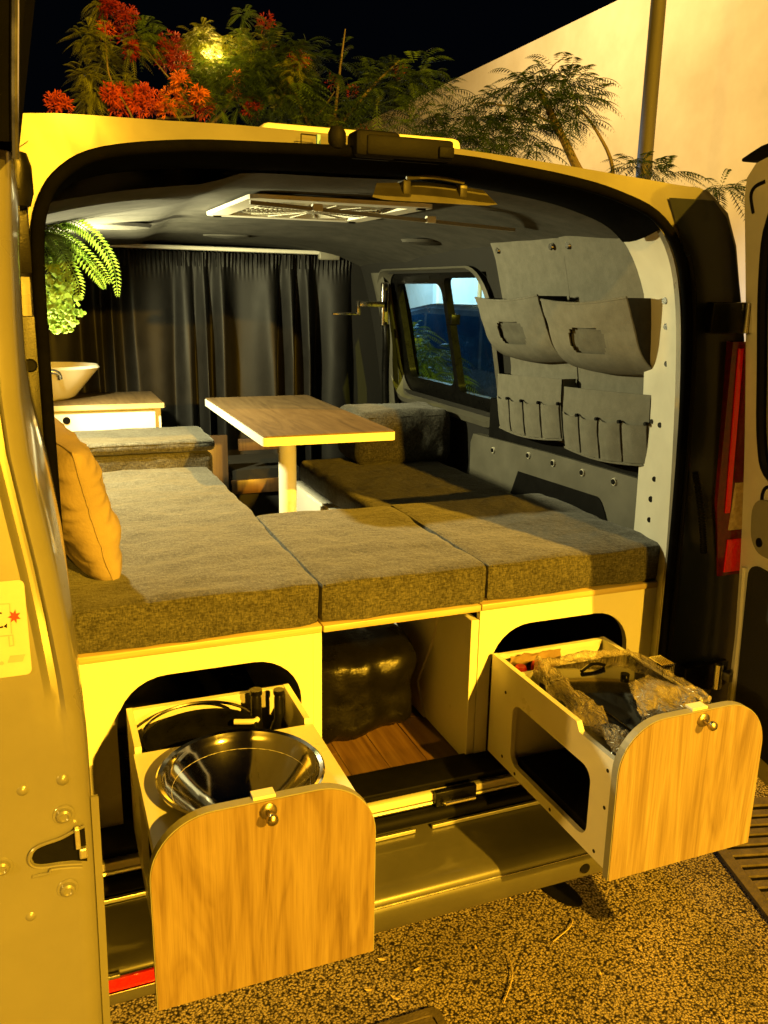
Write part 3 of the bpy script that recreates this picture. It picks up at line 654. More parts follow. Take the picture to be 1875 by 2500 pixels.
bm = B(); tube(bm, smooth_path([(-.762, -.7015, 1.0135), (-.745, -.7025, 1.0145), (-.742, -.7025, 1.0185), (-.724, -.7025, 1.0165), (-.710, -.702, 1.0130)], 4), .0018, 6); link('latch_bracket', bm, 'paint', lt, True)
for x, z in ((-.7243, 1.0818), (-.7915, 1.0326), (-.7269, .9875)):
    bm = B(); lathe(bm, [(0, .004), (.0035, .004), (.005, .0055), (.0075, .004), (.009, 0), (.0115, 0), (.012, -.0005)], (0, 0, 0), 18)
    bmesh.ops.rotate(bm, verts=bm.verts, cent=(0, 0, 0), matrix=Matrix.Rotation(R(90), 3, 'X')); bmesh.ops.translate(bm, verts=bm.verts, vec=(x, -.7003, z)); bo = link('bolt', bm, 'paint', lt, True)
for x, z in ((-.7634, 1.1202), (-.7225, 1.1243), (-.768, .9619)):
    bm = B(); lathe(bm, [(0, .0022), (.003, .0018), (.006, 0), (.007, -.001)], (0, 0, 0), 16)
    bmesh.ops.rotate(bm, verts=bm.verts, cent=(0, 0, 0), matrix=Matrix.Rotation(R(90), 3, 'X')); bmesh.ops.translate(bm, verts=bm.verts, vec=(x, -.6995, z)); link('dimple', bm, 'paint', ld, True)
# pictogram sticker
bm = B(); plate(bm, [rrect(-.800, -.7430, 1.2535, 1.3545, .006, 5)], lambda u, v: (u, -.7012+ysh(v), v), (0, .0008, 0)); stk = link('warning_sticker', bm, 'sticker', ld)
def ink(name, polys, m, lift=.0004):
    bm = B()
    for p in polys: plate(bm, [p], lambda u, v: (u-.0055, -.7012-lift+ysh(1.2535+(v-1.240)*.9), 1.2535+(v-1.240)*.9), (0, .0003, 0))
    return link(name, bm, m, stk)
def bar(a, b, w):
    d = Vector((b[0]-a[0], b[1]-a[1])); n = Vector((-d.y, d.x)).normalized()*w/2
    return [(a[0]+n.x, a[1]+n.y), (b[0]+n.x, b[1]+n.y), (b[0]-n.x, b[1]-n.y), (a[0]-n.x, a[1]-n.y)]
star = [(-.7495+(.0065 if i % 2 else .0032)*math.cos(i*PI/7), 1.3105+(.0085 if i % 2 else .004)*math.sin(i*PI/7)) for i in range(14)]
ink('red_star', [star], 'red')
ink('door_outline', [bar((-.7675, 1.327), (-.753, 1.326), .001), bar((-.753, 1.326), (-.7535, 1.291), .001), bar((-.790, 1.290), (-.752, 1.289), .001), bar((-.7525, 1.289), (-.7525, 1.277), .001), bar((-.7565, 1.288), (-.7565, 1.276), .001), bar((-.7565, 1.2765), (-.752, 1.277), .001)], 'sticker_grey')
arcp = [(-.7635+.0075*math.cos(R(70+i*22)), 1.308+.0085*math.sin(R(70+i*22))) for i in range(11)]
ink('round_arrow', [bar(arcp[i], arcp[i+1], .0018) for i in range(10)] + [[(-.7605, 1.3005), (-.757, 1.3035), (-.7575, 1.298)]], 'rubber')
ink('warning_triangle', [[(-.772, 1.329), (-.7665, 1.3285), (-.7695, 1.340)]], 'sticker_orange')
ink('booklet', [[(-.760, 1.257), (-.757, 1.265), (-.7425, 1.2645), (-.7455, 1.2565)]], 'sticker_grey')
bm = B(); ink('dot', [[(-.7655+.0022*math.cos(i*PI/6), 1.2575+.0022*math.sin(i*PI/6)) for i in range(12)]], 'sticker_grey'); bm.free()
# right rear door
HG = Vector((.950, -.045, 0)); DA = R(77)
dd = Vector((-math.cos(DA), -math.sin(DA), 0)); dn = Vector((-math.sin(DA), math.cos(DA), 0))
def rd(s, z, t):
    lean = .13*max(0, (z-.75)/1.15)**1.5; so = .015*max(0, (z-.8)/1.1)**1.6
    p = HG+dd*(s+so*max(0, 1-s/.35))+dn*(t+lean); return (p.x, p.y, z)
def rdt(s, z): return rd(s, z, .055)
out = [(0, .50), (.70, .50), (.70, 1.90), (.30, 1.93), (.12, 1.93), (.04, 1.905), (0, 1.86)]
zz = [.50, .8, 1.0, 1.1, 1.2, 1.3, 1.4, 1.5, 1.6, 1.7, 1.8, 1.86]
outer = [(0.0, z) for z in zz] + [(.012, 1.90), (.05, 1.925), (.12, 1.935), (.4, 1.94), (.70, 1.94)] + [(.70, z) for z in zz[::-1]]
hole = smooth_path([(.62, 1.22, 0), (.30, 1.22, 0), (.12, 1.245, 0), (.075, 1.32, 0), (.070, 1.50, 0), (.075, 1.68, 0), (.105, 1.80, 0), (.20, 1.85, 0), (.62, 1.85, 0)], 5)
hole = [(p.x, p.y) for p in hole]
bm = B()
es = []
for lp in (outer, hole):
    vs = [bm.verts.new(rd(u, v, .055)) for u, v in lp]; es += [bm.edges.new((vs[i], vs[(i+1) % len(vs)])) for i in range(len(vs))]
r = bmesh.ops.triangle_fill(bm, use_beauty=True, edges=es); fs = [g for g in r['geom'] if isinstance(g, bmesh.types.BMFace)]
ex = bmesh.ops.extrude_face_region(bm, geom=fs); bmesh.ops.translate(bm, verts=[v for v in ex['geom'] if isinstance(v, bmesh.types.BMVert)], vec=-dn*.055)
rdo = link('rear_door', bm, 'paint_in', van); rdo['label'] = 'right rear door swung open beside the tail light'
bm = B(); tube(bm, [Vector(rd(u, v, .056)) for u, v in hole], .012, 8, True); link('window_gasket', bm, 'rubber', rdo, True)
bm = B(); vs = [bm.verts.new(rd(u, v, .030)) for u, v in hole]; bm.faces.new(vs); link('window_pane', bm, 'glass_dark', rdo)
bm = B(); tube(bm, [Vector(rd(s, 1.945+.012*s, .03)) for s in (-.045, .0, .05, .15, .4, .7)], [.004, .012, .020, .024, .026, .026], 8); link('top_trim', bm, 'rubber', rdo, True)
bm = B(); tube(bm, smooth_path([rd(.085, 1.885, .056), rd(.045, 1.878, .056), rd(.03, 1.86, .056), rd(.038, 1.825, .056)], 5), .004, 6); link('drain_slot', bm, 'rubber', rdo, True)
bm = B(); es = []
pk = rrect(.06, .55, 1.055, 1.19, .05, 6)
vs = [bm.verts.new(rd(u, v, .0562)) for u, v in pk]; f = bm.faces.new(vs)
ex = bmesh.ops.extrude_face_region(bm, geom=[f]); bmesh.ops.translate(bm, verts=[v for v in ex['geom'] if isinstance(v, bmesh.types.BMVert)], vec=dn*.012); hc = link('handle_cover', bm, 'plastic_beige', rdo)
bm = B(); tube(bm, [Vector(rd(u, v, .058)) for u, v in rrect(.085, .5, 1.145, 1.225, .035, 6)], .004, 6, True); link('handle_recess', bm, 'rubber', hc, True)
bm = B(); c0 = Vector(rd(.10, 1.085, .068)); cyl(bm, c0, c0+dn*.004, .011, None, 14); link('rivet', bm, 'rubber', hc, True)
bm = B(); vs = [bm.verts.new(rd(u, v, .0562)) for u, v in rrect(.05, .62, .56, 1.02, .04, 5)]; f = bm.faces.new(vs)
ex = bmesh.ops.extrude_face_region(bm, geom=[f]); bmesh.ops.translate(bm, verts=[v for v in ex['geom'] if isinstance(v, bmesh.types.BMVert)], vec=dn*.008); link('door_card', bm, 'dark_wall', rdo)
bm = B(); tube(bm, [Vector(rd(.03, z, .058)) for z in (.56, .7, .85, 1.0)], .010, 8); link('door_rib', bm, 'paint_in', rdo, True)
# corner bracket hanging under the hinge, pale strip of body in the gap
bm = B(); loft(bm, [[(.80, .0-.02, .665), (.84, -.03, .66), (.83, -.02, .56), (.79, -.01, .56)], [(.80, .03, .665), (.84, .02, .66), (.83, .03, .56), (.79, .03, .56)]]); link('corner_bracket', bm, 'alu', van)

# ================================================================== BED CABINETS
ZB, ZT = .534, .925
def bed_cabinet(label, x0, x1, ax0, ax1, inner_x, y1, grp='bed cabinets'):
    t = thing('bed_cabinet', label, 'cabinet', ((x0+x1)/2, .5, ZB), grp)
    r = .105; n = 8
    arch = [(ax0, ZB)] + [(ax0+r-r*math.cos(PI/2*i/n), .878-r+r*math.sin(PI/2*i/n)) for i in range(n+1)] + [(ax1-r+r*math.sin(PI/2*i/n), .878-r+r*math.cos(PI/2*i/n)) for i in range(n+1)] + [(ax1, ZB)]
    outl = [(x0, ZB)] + arch + [(x1, ZB), (x1, ZT), (x0, ZT)]
    bm = B(); plate(bm, [outl], lambda u, v: (u, .062, v), (0, .017, 0)); fp = link('front_panel', bm, 'white', t)
    return t
cl_ = bed_cabinet('white bed cabinet under the left mattress with an arched drawer opening', -.72, -.2055, -.622, -.232, 0, 1.4)
box_obj('side_panel', (-.2045, .064, ZB), (-.1845, 1.39, ZT), 'white', cl_, .001, 1)
box_obj('top_board', (-.735, .056, .9265), (-.186, 1.70, .9425), 'edge_wood', cl_, .003)
box_obj('rear_panel', (-.735, 1.39, ZB), (-.1845, 1.405, ZT), 'white', cl_)
cr_ = bed_cabinet('white bed cabinet under the right mattress with an arched drawer opening', .2035, .715, .236, .632, 0, 1.6)
bm = B()
box(bm, (.1825, .064, ZB), (.2025, 1.60, .9025), .001, 1); link('side_panel', bm, 'white', cr_)
bm = B(); arcp = [(.44, .535)] + [(.44-.16*math.sin(PI*.5*i/10)*0-.0, .0) for i in range(0)]
hump = [(.30, .536)] + [(.235+.10*(1-math.sin(PI/2*i/10))*0+.235*(1-math.cos(PI/2*(1-i/10)))*.5, .62+.29*i/10) for i in range(11)] + [(1.4, .9), (1.4, .536)]
plate(bm, [hump], lambda u, v: (.1825, u, v), (-.006, 0, 0)); link('arched_lining', bm, 'white', cr_)
box_obj('top_board', (.204, .056, .9265), (.735, .68, .9425), 'edge_wood', cr_, .003)
box_obj('rear_panel', (.1825, 1.60, ZB), (.735, 1.615, .90), 'white', cr_)
box_obj('bench_board', (.1825, .69, .9035), (.735, 1.60, .9105), 'white', cr_)
mb = thing('bed_bridge', 'pale edged plywood bridge board spanning the gap between the two bed cabinets', 'bed board', (0, .3, .93))
box_obj('board', (-.1835, .054, .9265), (.2015, .665, .9425), 'edge_wood', mb, .003)
box_obj('support_rail', (-.1835, .60, .890), (.1815, .62, .9255), 'white', mb)

# ================================================================== MATTRESSES AND CUSHIONS
def cushion(name, label, cat, lo, hi, grp=None, r=.02, wr=.003, seed=0, res=.016, m='fabric', piping=True):
    lo = Vector(lo); hi = Vector(hi); d = hi-lo
    n = [max(2, int(round(d[i]/res))) for i in range(3)]
    bm = B(); V = {}
    def key(i, j, k):
        q = (i, j, k)
        if q not in V:
            p = Vector((lo.x+d.x*i/n[0], lo.y+d.y*j/n[1], lo.z+d.z*k/n[2]))
            c = Vector((min(max(p.x, lo.x+r), hi.x-r), min(max(p.y, lo.y+r), hi.y-r), min(max(p.z, lo.z+r), hi.z-r)))
            v = p-c
            if v.length > 1e-6: p = c+v.normalized()*min(r, v.length) if sum(abs(x) > 1e-6 for x in v) > 1 else p
            nn = (v.normalized() if v.length > 1e-6 else Vector((0, 0, 1)))
            w = wr*(noise.noise(Vector((p.x*7+seed, p.y*7, p.z*9)))+.6*noise.noise(Vector((p.x*18+seed, p.y*14, p.z*18))))
            # soft creases running with the cover
            w += wr*1.1*(.3-abs(noise.noise(Vector((p.x*4+seed*2+p.y*5, p.y*9-p.x*3, p.z*4+5)))))+wr*.5*(.3-abs(noise.noise(Vector((p.x*11+seed*3-p.y*6, p.y*16, p.z*8)))))
            V[q] = bm.verts.new(p+nn*w)
        return V[q]
    for a, (b, c) in ((0, (1, 2)), (1, (0, 2)), (2, (0, 1))):
        for s in (0, n[a]):
            for i in range(n[b]):
                for j in range(n[c]):
                    qs = []
                    for di, dj in ((0, 0), (1, 0), (1, 1), (0, 1)):
                        t = [0, 0, 0]; t[a] = s; t[b] = i+di; t[c] = j+dj; qs.append(key(*t))
                    bm.faces.new(qs)
    t = thing(name, label, cat, ((lo.x+hi.x)/2, (lo.y+hi.y)/2, lo.z), grp)
    o = link('cover', bm, m, t, True)
    if piping:
        for z in (hi.z-r*.55,):
            e = .001
            bm = B(); tube(bm, [Vector((x, y, z+.0015*nz(x*9, y*9, seed))) for x, y in ([(lerp(lo.x+r, hi.x-r, i/20), lo.y+r*.12) for i in range(21)])], .0022, 6); link('seam', bm, m, t, True)
    return t
G = 'grey bed mattresses'
cushion('mattress', 'long grey heather mattress on the left bed cabinet with a peach pillow on it', 'mattress', (-.735, .060, .9435), (-.1895, 1.385, 1.040), G, .011, .0055, 1)
cushion('mattress', 'short grey heather mattress bridging the middle of the bed', 'mattress', (-.1875, .062, .9435), (.2155, .668, 1.038), G, .011, .005, 2)
cushion('mattress', 'grey heather mattress at the front right of the bed beside the door pillar', 'mattress', (.2175, .062, .9435), (.735, .672, 1.038), G, .013, .005, 3)
cushion('seat_cushion', 'grey seat cushion on the right bench behind the bed', 'cushion', (.206, .678, .9115), (.735, 1.60, .998), 'grey bench cushions', .02, .003, 4)
cushion('backrest_cushion', 'tall grey backrest cushion standing on the right bench', 'cushion', (.375, 1.38, .999), (.770, 1.66, 1.205), 'grey bench cushions', .04, .005, 5)
cushion('seat_cushion', 'lower cushion of the stacked pair behind the left mattress', 'cushion', (-.735, 1.40, .9435), (-.165, 1.74, 1.082), 'grey bench cushions', .018, .003, 6)
cushion('seat_cushion', 'upper cushion of the stacked pair behind the left mattress', 'cushion', (-.735, 1.395, 1.087), (-.155, 1.725, 1.128), 'grey bench cushions', .015, .003, 7)

# ================================================================== PILLOW
pl = thing('pillow', 'peach cotton pillow leaning against the left side of the bed', 'pillow', (-.64, .36, 1.04))
bm = B()
ax = Vector((.25, -.10, -.94)).normalized()   # along the height (downwards)
def pil(u, v, s):
    a, b = 2*u-1, 2*v-1
    k = max(0, (1-a**4)*(1-b**4))**.5
    pin = 1-.10*(1-abs(a)**2)*abs(b)**4*1.0-.08*(1-abs(b)**2)*abs(a)**4
    cu = Vector((-.655, .37, 1.205)); du = Vector((.02, .24, .01)); dv = Vector((-.065, .04, -.175)); nn = Vector((.92, -.05, .36)).normalized()
    cu = Vector((-.685, .40, 1.205))
    du = Vector((.055, -.20, -.035)); dv = Vector((.035, .02, -.155))
    wr = .010*noise.noise(Vector((a*2.2, b*4, s)))+.014*(.35-abs(noise.noise(Vector((a*2.4+b*1.6, b*5-a, s+4)))))+.006*(.35-abs(noise.noise(Vector((a*6+b*3, b*10, 9)))))
    return cu+du*a*pin+dv*b*pin+nn*(s*.062*k+wr*(.25+k)*.8)
for s in (1, -1): grid(bm, lambda u, v: pil(u, v, s), 64, 64)
bmesh.ops.remove_doubles(bm, verts=bm.verts, dist=.004)
link('pillow_cover', bm, 'pillow', pl, True)
bm = B(); tube(bm, [pil(k/30, 0, 1) for k in range(31)]+[pil(1, k/30, 1) for k in range(1, 31)]+[pil(1-k/30, 1, 1) for k in range(1, 31)]+[pil(0, 1-k/30, 1) for k in range(1, 30)], .0022, 6, True); link('seam', bm, 'pillow', pl, True)

# ================================================================== TABLE
tb = thing('dining_table', 'small wood topped pedestal table with white edging in the aisle', 'table', (.05, 1.17, .534))
TX0, TX1, TY0, TY1 = -.153, .245, .70, 1.60
bm = B(); plate(bm, [rrect(TX0+.003, TX1-.003, TY0+.003, TY1-.003, .008, 3)], lambda u, v: (u, v, 1.2465), (0, 0, .0035)); link('tabletop', bm, 'table_wood', tb)
bm = B(); plate(bm, [rrect(TX0, TX1, TY0, TY1, .010, 4)], lambda u, v: (u, v, 1.222), (0, 0, .024)); link('edge_band', bm, 'white', tb)
bm = B(); cyl(bm, (.052, 1.2, .545), (.052, 1.2, 1.196), .0305, None, 28); link('leg', bm, 'white', tb, True)
bm = B(); lathe(bm, [(.024, 1.196), (.026, 1.21), (.10, 1.214), (.10, 1.2215), (0, 1.2215)], (.052, 1.2, 0), 24); link('leg_socket', bm, 'plastic', tb, True)
bm = B(); lathe(bm, [(.12, .534), (.11, .543), (.035, .556), (.031, .57)], (.052, 1.2, 0), 28); link('base', bm, 'alu', tb, True)

# ================================================================== KITCHEN UNIT AND BASIN
kc = thing('kitchen_unit', 'white kitchen unit with a wood worktop carrying the white basin', 'kitchen unit', (-.5, 1.92, .534))
box_obj('carcass', (-.80, 1.75, .534), (-.295, 2.10, 1.2), 'white', kc, .001, 1)
box_obj('door', (-.80, 1.732, .56), (-.318, 1.7485, 1.194), 'white', kc, .0015, 1)
bm = B(); box(bm, (-.80, 1.725, 1.2015), (-.285, 2.115, 1.2205), .002); link('worktop', bm, 'table_wood', kc, True)
box_obj('worktop_edge', (-.80, 1.7205, 1.2017), (-.285, 1.7245, 1.2203), 'edge_wood', kc)
bm = B(); cyl(bm, (-.636, 1.7318, 1.165), (-.636, 1.7285, 1.165), .0135, None, 18); link('finger_hole', bm, 'rubber', kc)
bs = thing('wash_basin', 'white oval vessel basin standing on the worktop', 'basin', (-.68, 1.93, 1.2215))
bm = B(); lathe(bm, [(0, 0), (.085, 0), (.105, .012), (.165, .085), (.195, .120), (.188, .130), (.178, .124), (.150, .085), (.10, .03), (0, .02)], (-.70, 1.93, 1.2215), 40, 1.05, .72); link('bowl', bm, 'ceramic', bs, True)
bm = B(); tube(bm, smooth_path([(-.73, 1.78, 1.2215), (-.73, 1.78, 1.30), (-.70, 1.785, 1.335), (-.655, 1.79, 1.335), (-.645, 1.795, 1.31)], 5), .009, 10); tp = thing('tap', 'small chrome tap in front of the white basin', 'tap', (-.73, 1.78, 1.2215)); link('spout', bm, 'chrome', tp, True)
bm = B(); cyl(bm, (-.73, 1.78, 1.2215), (-.73, 1.78, 1.24), .016, None, 14); link('tap_base', bm, 'chrome', tp, True)

# wooden seat box and step in the dark behind the table
sbx = thing('seat_box', 'brown wooden seat box below the curtain behind the table', 'box', (0, 2.0, .534))
box_obj('panel', (-.16, 1.90, .534), (-.012, 1.918, 1.055), 'brown_wood', sbx, .002)
box_obj('carcass', (-.16, 1.919, .534), (.30, 2.26, .90), 'dark_wall', sbx)
box_obj('drawer_front', (.035, 1.905, .985), (.22, 1.918, 1.035), 'brown_wood', sbx, .002)
box_obj('shelf', (.0, 1.905, .80), (.25, 1.918, .86), 'brown_wood', sbx, .002)

# ================================================================== CURTAIN
ct = thing('curtain', 'long black pleated curtain closing off the cab', 'curtain', (0, 2.32, .56))
def cur(u, v):
    x = lerp(-.86, .70, u); z = lerp(1.795, .56, v)
    ph = 2*PI*(u*12.5+.35*math.sin(u*23)+.25*nz(u*8, 1, 2)+.05*nz(u*6, v*3, 7))
    a = (.012+.042*min(1, v*2.6))*(.65+.55*nz(u*9, 4, v*.7)+.25)
    top = .010*math.sin(2*PI*u*85+3*nz(u*30, 0, 0))*max(0, 1-v*14)
    return Vector((x+.010*math.sin(ph*.5)*v, 2.30+a*math.sin(ph)+.012*math.sin(2.3*ph+v*2)*min(1, v*3)*.45+top+.03*v*nz(u*3, v, 1), z+.004*math.sin(2*PI*u*85)*max(0, 1-v*20)))
bm = B(); grid(bm, cur, 520, 40); link('curtain_cloth', bm, 'curtain', ct, True)
bm = B(); tube(bm, [(-.86, 2.27, 1.812), (.55, 2.27, 1.806)], .009, 8); link('curtain_rail', bm, 'vent_white', ct, True)
bm = B(); box(bm, (.50, 2.255, 1.775), (.60, 2.285, 1.812), .008, 3); link('rail_end', bm, 'plastic_beige', ct, True)
bm = B(); tube(bm, [(-.585, 2.235, 1.545), (-.578, 2.235, 1.50)], .005, 6); link('zip_pull', bm, 'chrome', ct, True)

# ================================================================== HANGING FERN
fn = thing('fern', 'green fern hanging from the upper left of the van', 'plant', (-.70, 1.02, 1.76))
bm = B(); lathe(bm, [(0, -.12), (.06, -.12), (.075, -.03), (.08, 0), (.072, 0), (.06, -.02), (0, -.02)], (-.705, 1.02, 1.74), 20); link('pot', bm, 'plastic', fn, True)
def frond(pts, w, n, droop=.2, name='frond', broad=1.0):
    P = smooth_path(pts, max(2, n//(len(pts)-1))); bm = B(); tube(bm, P, .0014, 4)
    for i in range(2, len(P)):
        t = i/(len(P)-1); tg = (P[i]-P[i-1]).normalized(); sd = tg.cross(Vector((.3, -.9, .3))).normalized()
        ln = w*math.sin(PI*min(.97, .12+.85*t))**.7
        for s in (1, -1):
            q = P[i]+sd*s*.001; tip = q+sd*s*ln+tg*ln*.35+Vector((0, -.2*ln*s, -droop*ln)); up = tg*ln*.22*broad
            mid = q.lerp(tip, .5); b = Vector((0, -.12*ln, .08*ln))
            vs = [bm.verts.new(p) for p in (q, mid+up+b, tip, mid-up+b)]; bm.faces.new(vs)
    return link(name, bm, 'fern', fn)
o = Vector((-.70, 1.0, 1.76))
frond([o, (-.63, .98, 1.815), (-.56, .96, 1.79), (-.505, .95, 1.71), (-.495, .95, 1.62)], .026, 40)
frond([o, (-.65, .97, 1.78), (-.60, .95, 1.755), (-.545, .93, 1.70), (-.515, .92, 1.655)], .024, 34)
frond([o, (-.65, .95, 1.765), (-.60, .94, 1.735), (-.55, .92, 1.675), (-.532, .91, 1.640)], .022, 32)
frond([o, (-.66, .94, 1.76), (-.63, .92, 1.72), (-.60, .91, 1.66), (-.598, .90, 1.61)], .026, 30)
frond([o, (-.67, .96, 1.79), (-.625, .95, 1.78), (-.585, .94, 1.75)], .024, 22)
frond([o, (-.68, .93, 1.75), (-.66, .91, 1.70), (-.645, .90, 1.63)], .026, 26)
frond([o, (-.67, .93, 1.77), (-.64, .91, 1.745), (-.62, .90, 1.70)], .026, 24)
frond([o, (-.67, .97, 1.74), (-.635, .95, 1.69), (-.615, .94, 1.63)], .024, 24)
rng = random.Random(5)
bm = B()
for i in range(360):
    c = Vector((-.655+rng.gauss(0, .026), .92+rng.gauss(0, .03), 1.60+rng.gauss(0, .042)))
    if c.z < 1.525 or c.x > -.585: continue
    r = rng.uniform(.006, .011); n = Vector((rng.uniform(-.6, .8), -1, rng.uniform(-.2, .9))).normalized(); a = n.orthogonal().normalized(); b = n.cross(a)
    bm.faces.new([bm.verts.new(c+r*(math.cos(k*PI/3+i)*a+math.sin(k*PI/3+i)*b)+n*r*.3*(k % 2)) for k in range(6)])
lf = link('leaf_cluster', bm, 'fern', fn); lf['kind'] = 'stuff'

# ================================================================== HANGING ORGANIZERS
def ox(z): return wall_in(z)-.022 if z > 1.40 else lerp(.775, wall_in(1.40)-.022, (z-1.17)/.23)
def organizer(label, y0, y1, seed):
    """y0 near (rear) edge, y1 far edge"""
    t = thing('wall_organizer', label, 'organizer', (ox(1.5), (y0+y1)/2, 1.19), 'fabric organizers on the right wall')
    bm = B(); grid(bm, lambda u, v: (ox(lerp(1.20, 1.80, v))-.002+.003*nz(u*4, v*5, seed), lerp(y0, y1, u), lerp(1.20, 1.80, v)+.02*(1-u)*v), 10, 24)
    r = bmesh.ops.extrude_face_region(bm, geom=bm.faces[:]); bmesh.ops.translate(bm, verts=[v for v in r['geom'] if isinstance(v, bmesh.types.BMVert)], vec=(.006, 0, 0)); link('back_panel', bm, 'organizer', t, True)
    # upper box pocket that leans out, with a mesh window
    zt, zb = 1.628, 1.440; e = .006
    def pf(u, v):
        z = lerp(zb, zt, v); d = .018+(.062+.026*v)*(1-math.exp(-v*7.5))+.008*math.sin(PI*v)*math.sin(PI*u)**.6+.005*math.sin(PI*u)*v+.005*nz(u*4, v*4, seed+3)
        sag = .012*math.sin(PI*u)*v
        return Vector((ox(z)-d, lerp(y0+e, y1-e, u)+.010*(v-.5)*(1 if u < .5 else -1)*0, z-sag-.012*(1-v)*math.sin(PI*u)+.012*(1-u)))
    hu0, hu1, hv0, hv1 = (.30, .70, .30, .66)
    def inw(u, v): return abs((u-(hu0+hu1)/2)/((hu1-hu0)/2))**5+abs((v-(hv0+hv1)/2)/((hv1-hv0)/2))**5 < 1
    bm = B(); nu, nv = 48, 36; V = {}
    for i in range(nu+1):
        for j in range(nv+1): V[i, j] = bm.verts.new(pf(i/nu, j/nv))
    for i in range(nu):
        for j in range(nv):
            if inw((i+.5)/nu, (j+.5)/nv): continue
            bm.faces.new((V[i, j], V[i+1, j], V[i+1, j+1], V[i, j+1]))
    for v in [v for v in bm.verts if not v.link_faces]: bm.verts.remove(v)
    r = bmesh.ops.extrude_face_region(bm, geom=bm.faces[:]); bmesh.ops.translate(bm, verts=[v for v in r['geom'] if isinstance(v, bmesh.types.BMVert)], vec=(.004, 0, 0))
    bx = link('box_pocket', bm, 'organizer', t, True)
    bm = B(); tube(bm, [pf(u, 1)+Vector((.001, 0, .001)) for u in [k/16 for k in range(17)]], .0035, 6); link('hem', bm, 'organizer', bx, True)
    bm = B(); grid(bm, lambda u, v: pf(lerp(hu0-.02, hu1+.02, u), lerp(hv0-.02, hv1+.02, v))+Vector((.012+.004*nz(u*3, v*3, seed), 0, 0)), 8, 8); link('mesh_window', bm, 'pocket_grey', bx, True)
    for ue in (0, 1):
        bm = B(); grid(bm, lambda u, v: Vector((lerp(pf(ue, v).x, ox(pf(ue, v).z)-.004, u), pf(ue, v).y+(.012 if ue else -.012)*math.sin(PI*u)*-1, pf(ue, v).z)), 4, 6); link('pocket_side', bm, 'gusset', bx, True)
    bm = B(); grid(bm, lambda u, v: Vector((lerp(pf(u, 0).x, ox(zb)-.004, v), pf(u, 0).y, pf(u, 0).z)), 8, 2); link('pocket_base', bm, 'pocket_grey', bx, True)
    # lower pocket strip with a row of small pleated pockets
    zt2, zb2 = 1.382, 1.200
    def lf_(u, v): return Vector((ox(lerp(zb2, zt2, v))-.034-.020*v-.012*math.sin(PI*u)-.006*math.sin(PI*v)+.002*nz(u*6, v*4, seed+7), lerp(y0+.004, y1-.004, u), lerp(zb2, zt2, v)-.012*math.sin(PI*u)*(1-v)+.02*(1-u)))
    bm = B(); grid(bm, lf_, 16, 8); r = bmesh.ops.extrude_face_region(bm, geom=bm.faces[:]); bmesh.ops.translate(bm, verts=[v for v in r['geom'] if isinstance(v, bmesh.types.BMVert)], vec=(.004, 0, 0)); lp = link('lower_pocket', bm, 'organizer', t, True)
    for ue in (0, 1):
        bm = B(); grid(bm, lambda u, v: Vector((lerp(lf_(ue, v).x, ox(lf_(ue, v).z)-.004, u), lf_(ue, v).y, lf_(ue, v).z)), 3, 4); link('pocket_side', bm, 'organizer', lp, True)
    for k in range(4):
        a, b = k/4+.012, (k+1)/4-.012
        bm = B(); grid(bm, lambda u, v: lf_(lerp(a, b, u), lerp(.02, .60, v))+Vector((-.004-.008*math.sin(PI*u)*(.5+.5*v)-.002*nz(u*5, v*3, k+seed), 0, -.006*math.sin(PI*u)*v)), 8, 6); link('small_pocket', bm, 'organizer', lp, True)
        p = lf_(k/4+.004, .60)
        bm = B(); cyl(bm, p+Vector((-.004, 0, 0)), p+Vector((-.013, 0, 0)), .005, None, 8); link('bartack', bm, 'rubber', lp)
    bm = B(); tube(bm, [lf_(i/16, 0)+Vector((-.002, 0, 0)) for i in range(17)], .004, 6); link('binding', bm, 'organizer', lp, True)
    for y in (y0+.045, y1-.035):
        bm = B(); cyl(bm, (ox(1.775)-.008, y, 1.777), (ox(1.775)-.003, y, 1.777), .009, .011, 12); link('snap', bm, 'chrome', t, True)
    return t
organizer('far fabric organizer on the right wall beside the window', .572, .965, 1)
organizer('near fabric organizer on the right wall beside the door pillar', .165, .565, 5)

# ================================================================== DRAWERS
def drawer_front(t, x0, x1, z0, z1, y, m, kx, kz):
    r = .10
    bm = B(); plate(bm, [rrect(x0, x1, z0, z1, r, 12, (1, 1, 0, 0))], lambda u, v: (u, y, v), (0, .017, 0)); f = link('drawer_front', bm, 'front_edge', t)
    bm = B(); plate(bm, [rrect(x0+.0016, x1-.0016, z0+.001, z1-.0016, r-.0016, 12, (1, 1, 0, 0))], lambda u, v: (u, y-.0018, v), (0, .0016, 0)); link('veneer', bm, m, f)
    bm = B(); bmt = lathe(bm, [(.0135, 0), (.0135, .003), (.011, .005), (.0055, .006), (.005, .016), (.0075, .019), (.0095, .024), (.0088, .029), (.005, .0325), (0, .033)], (0, 0, 0), 24)
    bmesh.ops.rotate(bm, verts=bm.verts, cent=(0, 0, 0), matrix=Matrix.Rotation(R(90), 3, 'X')); bmesh.ops.translate(bm, verts=bm.verts, vec=(kx, y-.002, kz)); link('knob', bm, 'brass', f, True)
    bm = B(); box(bm, (kx-.022, y+.004, z1-.001), (kx+.014, y+.026, z1+.0045), .001); link('catch_plate', bm, 'white', f)
    return f
YF = -.455
ldw = thing('sliding_drawer', 'left pull-out drawer holding the steel bowl behind its wood front', 'drawer', (-.43, -.2, .56))
drawer_front(ldw, -.618, -.256, .553, .886, YF, 'front_wood', -.436, .868)
LX0, LX1, LZ0, LZ1 = -.604, -.270, .562, .832
